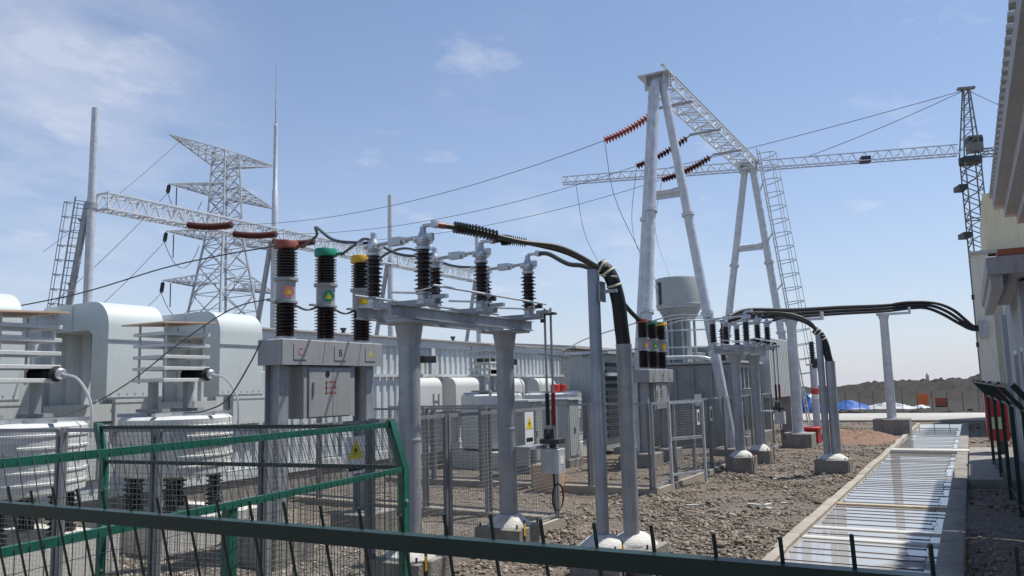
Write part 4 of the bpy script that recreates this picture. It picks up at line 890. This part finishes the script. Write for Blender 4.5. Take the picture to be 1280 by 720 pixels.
# pale shed behind
t = thing('shed', 'low pale shed with a flat sheet roof beyond the drum reactors', 'shed', (-17, 33, 0))
part('walls', MB().bx(-20, -14, 29.5, 38, 0, 3.6), 'roof_far', t); part('roof', MB().prism([(-20.4, 3.62), (-13.6, 3.62), (-13.6, 3.72), (-17, 4.0), (-20.4, 3.72)], 'y', 29.1, 38.4), 'roof_far', t)

# ------------------------------------------------------------------ grey mesh fences
def mesh_panel(parent, a, b, z0, z1, m='mesh_grey', sx=.05, sz=.05, r=.0017, kind='stuff', posts=None, wire_name='wire_mesh', bar=.05):
    a, b = Vector(a), Vector(b); L = (b-a).length; d = (b-a)/L; mb = MB()
    n = max(1, int(L/sx))
    for i in range(n+1): p = a+d*(L*i/n); mb.tube((p.x, p.y, z0), (p.x, p.y, z1), r, n=3, cap=False)
    k = int((z1-z0)/sz)
    for j in range(k+1): z = z0+(z1-z0)*j/k; mb.tube((a.x, a.y, z), (b.x, b.y, z), r, n=3, cap=False)
    o = part(wire_name, mb, m, parent, smooth=False); o['kind'] = 'stuff'
def frame(parent, a, b, z0, z1, w=.045, m='frame_grey', name='panel_frame'):
    a, b = Vector(a), Vector(b); d = (b-a).normalized(); ang = math.atan2(d.y, d.x); mb = MB(); c = (a+b)/2; L = (b-a).length
    for z in (z0, z1): part('frame_bar', MB().box((c.x, c.y, z), (L, w*.7, w), ang), m, parent)
def grey_fence(name, pts, h, lab, post_w=.055, step=1.1):
    t = thing(name, lab, 'fence', (*pts[0][:2], 0), 'grey mesh enclosures')
    for a, b in zip(pts[:-1], pts[1:]):
        L = math.dist(a, b); n = max(1, round(L/step))
        for i in range(n):
            p = lerp((*a, 0), (*b, 0), i/n); q = lerp((*a, 0), (*b, 0), (i+1)/n); d = (q-p).normalized()
            part('post', MB().box((p.x, p.y, h/2), (post_w, post_w, h+.02)), 'frame_grey', t)
            part('post', MB().box((q.x-d.x*.075, q.y-d.y*.075, h/2-.01), (post_w*.8, post_w*.8, h)), 'mesh_grey', t)
            mesh_panel(t, p+d*.03, q-d*.08, .18, h-.03); frame(t, p+d*.04, q-d*.09, .16, h-.02, .04)
    for a, b in zip(pts[:-1], pts[1:]):
        c = lerp((*a, 0), (*b, 0), .5); d = Vector((b[0]-a[0], b[1]-a[1], 0)); part('kerb', MB().box((c.x, c.y, .0), (d.length+.16, .16, .22), math.atan2(d.y, d.x)), 'curb', t)
    return t
grey_fence('mesh_enclosure', [(-12.2, 4.55), (-5.68, 5.4), (-5.68, 11.3), (-12.4, 11.9)], 1.8, 'grey mesh fence round the drum reactors with a warning plate on it', step=1.45)
grey_fence('mesh_enclosure', [(-12, 15.2), (-5.45, 15.0), (-5.48, 20.4), (-5.5, 26.2)], 1.75, 'grey mesh fence in front of the dark transformer, with an open gate leaf', step=1.3)
# open gate leaf
t = thing('gate_leaf', 'open grey mesh gate leaf standing ajar before the transformer', 'gate', (-5.4, 16.4, 0))
A, B = Vector((-5.4, 15.9, 0)), Vector((-5.0, 16.9, 0)); mesh_panel(t, A, B, .3, 1.7); frame(t, A, B, .28, 1.72, .05, 'galv_light'); frame(t, A, B, .98, 1.0, .04, 'galv_light')
for p in (A, B): part('stile', MB().box((p.x, p.y, .9), (.05, .05, 1.7)), 'galv_light', t)

def sign(x, y, z, w, h, rz, lab, tri=True, m='sign_white'):
    t = thing('warning_sign', lab, 'sign', (x, y, z)); c, s = math.cos(rz), math.sin(rz)   # plate normal = (c,s)
    def P(u, v, d): return (x-s*u+c*d, y+c*u+s*d, z+v)
    def plate(u0, u1, v0, v1, d0, d1): return MB().add([P(u0, v0, d0), P(u1, v0, d0), P(u1, v1, d0), P(u0, v1, d0), P(u0, v0, d1), P(u1, v0, d1), P(u1, v1, d1), P(u0, v1, d1)], [(3, 2, 1, 0), (4, 5, 6, 7), (0, 1, 5, 4), (1, 2, 6, 5), (2, 3, 7, 6), (3, 0, 4, 7)])
    part('plate', plate(-w/2, w/2, -h/2, h/2, 0, .006), m, t, smooth=False)
    if tri:
        k = w*.40; cy = h*.16
        part('triangle', MB().add([P(-k, cy-k*.8, .009), P(k, cy-k*.8, .009), P(0, cy+k*.9, .009)], [(0, 1, 2)]), 'sign_yellow', t, smooth=False)
        bolt = [(.05, .55), (-.28, -.08), (-.02, -.08), (-.1, -.55), (.26, .1), (.02, .1)]
        part('bolt_symbol', MB().add([P(u*k, cy+v*k*.8-.1*k, .011) for u, v in bolt], [(0, 1, 2, 5), (2, 3, 4, 5)]), 'sign_black', t, smooth=False)
        part('caption_bar', plate(-w*.38, w*.38, -h*.42, -h*.30, .0065, .009), 'sign_black', t, smooth=False)
    else:
        part('caption_bar', plate(-w*.3, w*.3, -h*.3, h*.3, .0065, .008), 'sign_black', t, smooth=False)
sign(-5.63, 6.55, 1.45, .30, .38, 0, 'white plate with yellow warning triangle on the mesh fence below the breaker cabinet')
sign(-5.63, 10.35, 1.52, .26, .46, 0, 'tall white and yellow warning plate on the mesh fence next to the red drive rod')
sign(-5.40, 17.9, 1.35, .2, .34, 0, 'small white notice on the mesh fence left of the leaning gantry leg', False)
sign(-5.42, 19.0, 1.38, .2, .34, 0, 'small white notice on the mesh fence right beside the leaning gantry leg', False)

# ------------------------------------------------------------------ green bent-top fences
def bent_fence(name, a, b, tipoff, knee, tip, lab, posts, sp, wire_r, rail_m='green_paint', post_m='green_paint', wire_m='wire_dark', each=False, low=True, rail=.036, post_w=.062, hz_=True, spike=.06, ramp=None, lower_rail=True):
    a, b = Vector((*a, 0)), Vector((*b, 0)); d = (b-a); L = d.length; d /= L; ang = math.atan2(d.y, d.x)
    t = thing(name, lab, 'fence', a); to = Vector((*tipoff, 0))
    for f in posts:
        p = a+d*L*f; mb = MB(); o = (to.normalized() if to.length else Vector((0, 0, 0)))
        mb.path([p+Vector((0, 0, -.05)), p+Vector((0, 0, knee)), p+to*1.02+Vector((0, 0, tip+.03))], post_w*.72, 4)
        ps = part('post', mb, post_m, t)
        mb = MB()
        for z in (.5, .9, 1.25): hexhead(mb, p-o*post_w*.5+Vector((0, 0, z)), -o if to.length else (0, -1, 0), .012, .012)
        part('bolt', mb, 'alu', ps)
    rails = [(a+to, b+to, tip), (a, b, knee)] if lower_rail else [(a+to, b+to, tip)]
    for p, q, z in rails+[(a, b, .2)]:
        c = (p+q)/2; part('rail', MB().box((c.x, c.y, z), ((q-p).length, .03, rail), ang), rail_m, t)
    n = int(L/sp); allm = MB(); tv = to+Vector((0, 0, tip-knee)); off = (to.normalized() if to.length else Vector((0, 0, 0)))*.018
    for i in range(n+1):
        p = a+d*(sp*(i+.35)); 
        if (p-a).length > L: break
        e = p+to+Vector((0, 0, tip))+tv.normalized()*spike*random.uniform(.85, 1.15)
        mb = MB() if each else allm
        mb.path([p-off+Vector((0, 0, .1)), p-off+Vector((0, 0, knee)), e-off], wire_r, 5 if each else 4)
        if each: part('wire', mb, wire_m, t)
    if not each: o_ = part('wire_panel', allm, wire_m, t); o_['kind'] = 'stuff'
    if hz_:
        mb = MB()
        for z in np.arange(.4, knee-.05, .1): mb.tube(a-off*1.5+Vector((0, 0, z)), b-off*1.5+Vector((0, 0, z)), wire_r*.8, n=4, cap=False)
        for f in (.5,): mb.tube(lerp(a, a+to, f)+Vector((0, 0, knee+(tip-knee)*f)), lerp(b, b+to, f)+Vector((0, 0, knee+(tip-knee)*f)), wire_r*.8, n=4, cap=False)
        o_ = part('cross_wires', mb, wire_m, t); o_['kind'] = 'stuff'
    return t
# nearest panel, in front of the viewer
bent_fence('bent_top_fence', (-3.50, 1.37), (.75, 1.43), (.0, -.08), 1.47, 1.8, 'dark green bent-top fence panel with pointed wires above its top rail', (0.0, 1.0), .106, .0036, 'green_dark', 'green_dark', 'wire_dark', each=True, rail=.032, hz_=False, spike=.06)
# panel running away to the corner post
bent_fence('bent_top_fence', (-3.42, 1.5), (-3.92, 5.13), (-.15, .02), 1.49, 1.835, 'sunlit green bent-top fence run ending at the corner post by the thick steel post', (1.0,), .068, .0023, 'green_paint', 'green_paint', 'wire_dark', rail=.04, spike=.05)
t = thing('fence_post', 'short straight green fence post carrying the sunlit fence run midway', 'post', (-3.68, 3.22, 0)); part('tube', MB().bx(-3.71, -3.65, 3.19, 3.25, -.05, 1.47), 'green_paint', t); part('cap', MB().bx(-3.714, -3.646, 3.186, 3.254, 1.471, 1.485), 'green_dark', t)
# panel between the two corner posts
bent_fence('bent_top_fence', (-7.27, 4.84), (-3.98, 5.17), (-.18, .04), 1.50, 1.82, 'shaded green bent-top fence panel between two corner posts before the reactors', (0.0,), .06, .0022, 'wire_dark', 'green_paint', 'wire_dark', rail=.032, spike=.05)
# fence by the buildings
bent_fence('bent_top_fence', (.30, 21.4), (.62, 9.6), (-.26, -.05), 1.66, 1.98, 'dark green bent-top fence running beside the grey building', (0, .22, .42, .60, .78, 1), .3, .0028, 'green_dark', 'green_dark', 'wire_dark', rail=.028, post_w=.06, hz_=False)

# ------------------------------------------------------------------ leads on the left
def lead(pts, r, m, lab, grp=None): single('flexible_lead', MB().path(bez(pts, 8), r, 6), m, lab, 'cable', grp, base=pts[0])
lead([(-8.0, 7.72, 4.09), (-8.9, 7.55, 4.03), (-10, 7.45, 3.94), (-11.5, 7.12, 3.66), (-12.6, 6.4, 3.42), (-13.4, 5.8, 3.30)], .010, 'cable_grey', 'grey lead from the red-capped pole to the container side')
lead([(-8.0, 7.6, 3.36), (-8.5, 7.4, 3.24), (-9.2, 7.16, 2.82), (-9.6, 6.7, 2.3), (-9.9, 6.2, 1.95), (-10.2, 5.9, 1.86)], .0085, 'cable_grey', 'long grey lead from the red-capped pole sloping down to a drum reactor')
lead([(-8.06, 7.52, 2.80), (-8.25, 7.5, 2.5), (-8.6, 7.45, 2.05), (-9.0, 7.42, 1.9), (-9.5, 7.5, 1.87)], .010, 'cable_grey', 'grey lead from under the breaker beam to a drum reactor top')
for k in range(3):
    y = 7.88+.785*k; lead([(-7.78, y+.08, 4.08), (-7.35, y-.1, 4.16), (-6.9, (y+(6.92, 8.1, 9.28)[k])/2-.1, 4.14), (-6.3, (6.92, 8.1, 9.28)[k]+.05, 3.86), (-5.78, (6.92, 8.1, 9.28)[k], 3.76)], .019, 'cable_grey', 'grey lead from the %s breaker cap to the disconnector head' % ('red', 'green', 'yellow')[k], 'leads between breaker and disconnector')
for k in range(2):
    y = 7.88+.785*k; lead([(-8, y+.14, 3.32), (-8.0, y+.4, 3.26), (-8, y+.64, 3.32)], .016, 'cable_grey', 'short grey link between neighbouring breaker poles', 'links between breaker poles')
for k in range(3):
    y = 20.25+.72*k; lead([(-7.28, y+.08, 3.77), (-6.8, y-.1, 3.84), (-6.2, (19.5, 20.7, 21.85)[k], 3.82), (-5.55, (19.5, 20.7, 21.85)[k], 3.74)], .02, 'cable_pale', 'lead from the small breaker %s cap to the disconnector by the gantry leg' % ('red', 'green', 'yellow')[k], 'leads between small breaker and disconnector')
lead([(-7.52, 20.15, 3.80), (-7.6, 19.8, 3.98), (-7.78, 19.3, 4.36), (-7.78, 19.1, 4.1), (-7.72, 19.05, 3.2), (-7.64, 19.05, 1.5), (-7.6, 19.05, .02)], .06, 'black_rubber', 'thick black cable rising from the small breaker red cap')
lead([(-13.4, 24.5, 3.5), (-12.0, 24.3, 3.3), (-10.2, 22.6, 3.55), (-7.7, 20.3, 3.75)], .018, 'cable_pale', 'pale lead sagging from the container roof to the small breaker')
lead([(-13.4, 25.5, 3.3), (-11.5, 24.3, 3.05), (-9.4, 21.8, 3.1), (-7.65, 20.2, 3.05)], .018, 'cable_grey', 'grey lead sagging behind the cable posts to the small breaker')

# ------------------------------------------------------------------ buildings on the right
t = thing('building', 'grey building with a heavy stepped eave overhanging the fence', 'building', (2.5, 3, 0))
part('wall', MB().bx(1.5, 6, -6, 13.2, 0, 4.3), 'wall_grey', t)
part('soffit', MB().bx(.78, 6, -6, 13.7, 4.301, 4.44), 'fascia', t)
part('fascia', MB().bx(.64, 6.2, -6, 13.85, 4.441, 4.60), 'fascia', t)
ev = part('eave', MB().bx(.51, 6.3, -6, 14.0, 4.601, 4.78), 'fascia', t)
for k in range(80): part('roof_rib', MB().bx(.47, .62, 13.95-.25*k-.09, 13.95-.25*k+.05, 4.781, 4.82), 'fascia', ev)
t = thing('building', 'grey building with a flat canopy slab and tiled parapet beside the trench', 'building', (2.5, 20, 0))
part('wall', MB().bx(.86, 6, 14.3, 23.5, 0, 3.7), 'wall_grey', t)
part('pier', MB().bx(.76, 1.1, 14.6, 15.3, 0, 3.55), 'wall_grey', t); part('pier', MB().bx(.76, .859, 22.6, 23.3, 0, 3.55), 'wall_grey', t)
cn = part('canopy_slab', MB().cbox(.34, 6, 13.8, 20.2, 3.60, 3.87, .01), 'fascia', t)
part('canopy_beam', MB().bx(.38, .54, 13.9, 20.1, 3.40, 3.599), 'fascia', t)
for k in range(10): part('parapet_tile', MB().box((.9, 13.95+.5*k, 3.92), (.8, .3, .09), .15*math.sin(k*2.1)), 'tile_red', cn)
for y in (16.2, 18.8):
    w_ = part('window', MB().bx(.835, .859, y, y+1.2, 1.2, 2.6), 'panel_white', t)
    for q in (.08, .64): part('pane', MB().bx(.825, .834, y+q, y+q+.48, 1.28, 2.52), 'dark_metal', w_)
t = thing('building', 'cream yellow building that the black cables enter, in front of the crane', 'building', (4, 40, 0))
part('lower_wall', MB().bx(.47, 9, 35.2, 46, 0, 6.6), 'cream_pale', t)
part('corner_pilaster', MB().bx(.38, .95, 34.9, 35.199, 0, 6.7).bx(1.25, 1.6, 34.9, 35.199, 0, 6.7), 'cream_pale', t)
part('upper_wall', MB().bx(1.0, 9, 36.4, 46, 6.601, 9.3), 'cream', t)
part('ledge', MB().bx(.34, 9, 34.8, 36.399, 6.701, 6.82), 'fascia', t)
part('downpipe', MB().tube((.43, 37.4, .0), (.43, 37.4, 6.6), .05, n=8), 'galv_light', t)
for z in (3.2, 5.0): part('wall_bracket', MB().bx(.28, .379, 34.95, 35.1, z, z+.18), 'dark_metal', t)
part('cable_entry', MB().bx(.42, .70, 34.7, 34.899, 3.55, 4.15), 'galv', t)

# ------------------------------------------------------------------ small things in the yard
t = thing('tool_chest', 'red steel chest on the rubble beside the concrete column base', 'chest', (-4.97, 29.0, 0))
part('body', MB().cbox(-5.35, -4.6, 28.7, 29.4, -.02, .45, .015), 'red_paint', t); part('lid', MB().cbox(-5.39, -4.56, 28.66, 29.44, .451, .53, .012), 'red_paint', t); part('latch', MB().bx(-4.599, -4.58, 29.0, 29.1, .3, .44), 'alu', t)
t = thing('fire_cabinet', 'dark red cabinet with a pale plate beside the fence post', 'cabinet', (.55, 24.6, 0))
part('body', MB().cbox(.28, .75, 24.2, 25.0, .45, 1.85, .015), 'red_paint', t); part('door', MB().cbox(.262, .279, 24.26, 24.94, .55, 1.75, .005), 'red_paint', t)
part('plate', MB().bx(.35, .6, 24.185, 24.199, .75, 1.05), 'tape', t)
for q in (24.3, 24.9): part('leg', MB().bx(.45, .6, q-.04, q+.04, .1, .45), 'dark_metal', t)
def heap(name, x, y, rx, ry, h, m, lab, cat, n=26, rough=.25, kind=None):
    mb = MB(); rg = random.Random(int(x*13+y))
    for j in range(n):
        for i in range(n):
            u, v = 2*i/(n-1)-1, 2*j/(n-1)-1; rr = math.hypot(u, v); z = h*max(0, 1-rr**1.6)*(1+rg.uniform(-rough, rough))
            mb.v.append((x+u*rx+rg.uniform(-.5, .5)*rx/n, y+v*ry+rg.uniform(-.5, .5)*ry/n, z-.06 if rr < 1 else -.12))
    for j in range(n-1):
        for i in range(n-1): mb.f.append((j*n+i, j*n+i+1, (j+1)*n+i+1, (j+1)*n+i))
    o = single(name, mb, m, lab, cat, base=(x, y, 0)); return o
heap('soil_heap', -3.55, 30.8, 1.6, 2.2, .36, 'earth_red', 'low heap of reddish soil by the block of the tall column', 'soil', n=44, rough=.22)
heap('soil_heap', -4.9, 33.4, 1.3, 1.6, .30, 'earth_red', 'flatter spread of reddish soil behind the red chest', 'soil', rough=.2)
heap('tarp', -7.6, 60.5, 1.9, 1.8, .70, 'tarp_blue', 'crumpled blue tarpaulin over a pile next to white sheeting', 'tarpaulin', 22, .13)
heap('tarp', -9.5, 56.5, 1.1, 1.1, 1.3, 'tarp_blue', 'tall blue covered pile between the posts', 'tarpaulin', 20, .10)
heap('tarp', -5.0, 60.5, 2.3, 1.4, .45, 'tarp_white', 'long white sheeting draped over a pile by the road', 'tarpaulin', 26, .28)
heap('tarp', -3.0, 61.0, .8, .9, .32, 'tarp_white', 'small white sheet end with dark gap, by the road', 'tarpaulin', 12, .35)
for k, (x, y) in enumerate(((-3.0, 62.5), (-1.9, 63.0))):
    t = thing('site_barrier', ('orange site barrier below the earth mound', 'faded red-orange site barrier below the earth mound')[k], 'barrier', (x, y, 0), 'site barriers')
    part('panel', MB().bx(x-.36, x+.36, y-.04, y+.04, .15, 1.0-.3*k), 'orange' if k == 0 else 'tile_red', t); part('foot', MB().bx(x-.34, x+.34, y-.2, y+.2, -.02, .149), 'dark_metal', t)
for k in range(16):
    x = -12+k*.82; y = 55.5
    t = thing('site_stake', 'thin dark stake along the far side of the road', 'stake', (x, y, 0), 'stakes along the road'); part('rod', MB().tube((x, y, -.1), (x, y, 1.25+.2*random.random()), .02, n=5), 'dark_metal', t)
t = thing('far_tower', 'tiny pale tower block standing far beyond the earth mound', 'building', (-13.2, 320, -6)); part('block', MB().bx(-13.7, -12.7, 318, 319, -8, 3.0), 'wall_grey', t); part('cap', MB().bx(-13.5, -13.1, 318.2, 318.8, 3.001, 3.7), 'wall_grey', t)
for k in range(10):
    a = random.uniform(-.12, .02); L = random.uniform(.2, .55)
    x, y = random.uniform(-5.2, -2.6), random.uniform(9, 24)
    single('plank_scrap', MB().box((x, y, .05), (L*.5, .06, .025), random.uniform(0, 3)), 'concrete_light', 'small pale scrap of board lying on the rubble', 'scrap', 'scraps on the rubble', base=(x, y, .05))
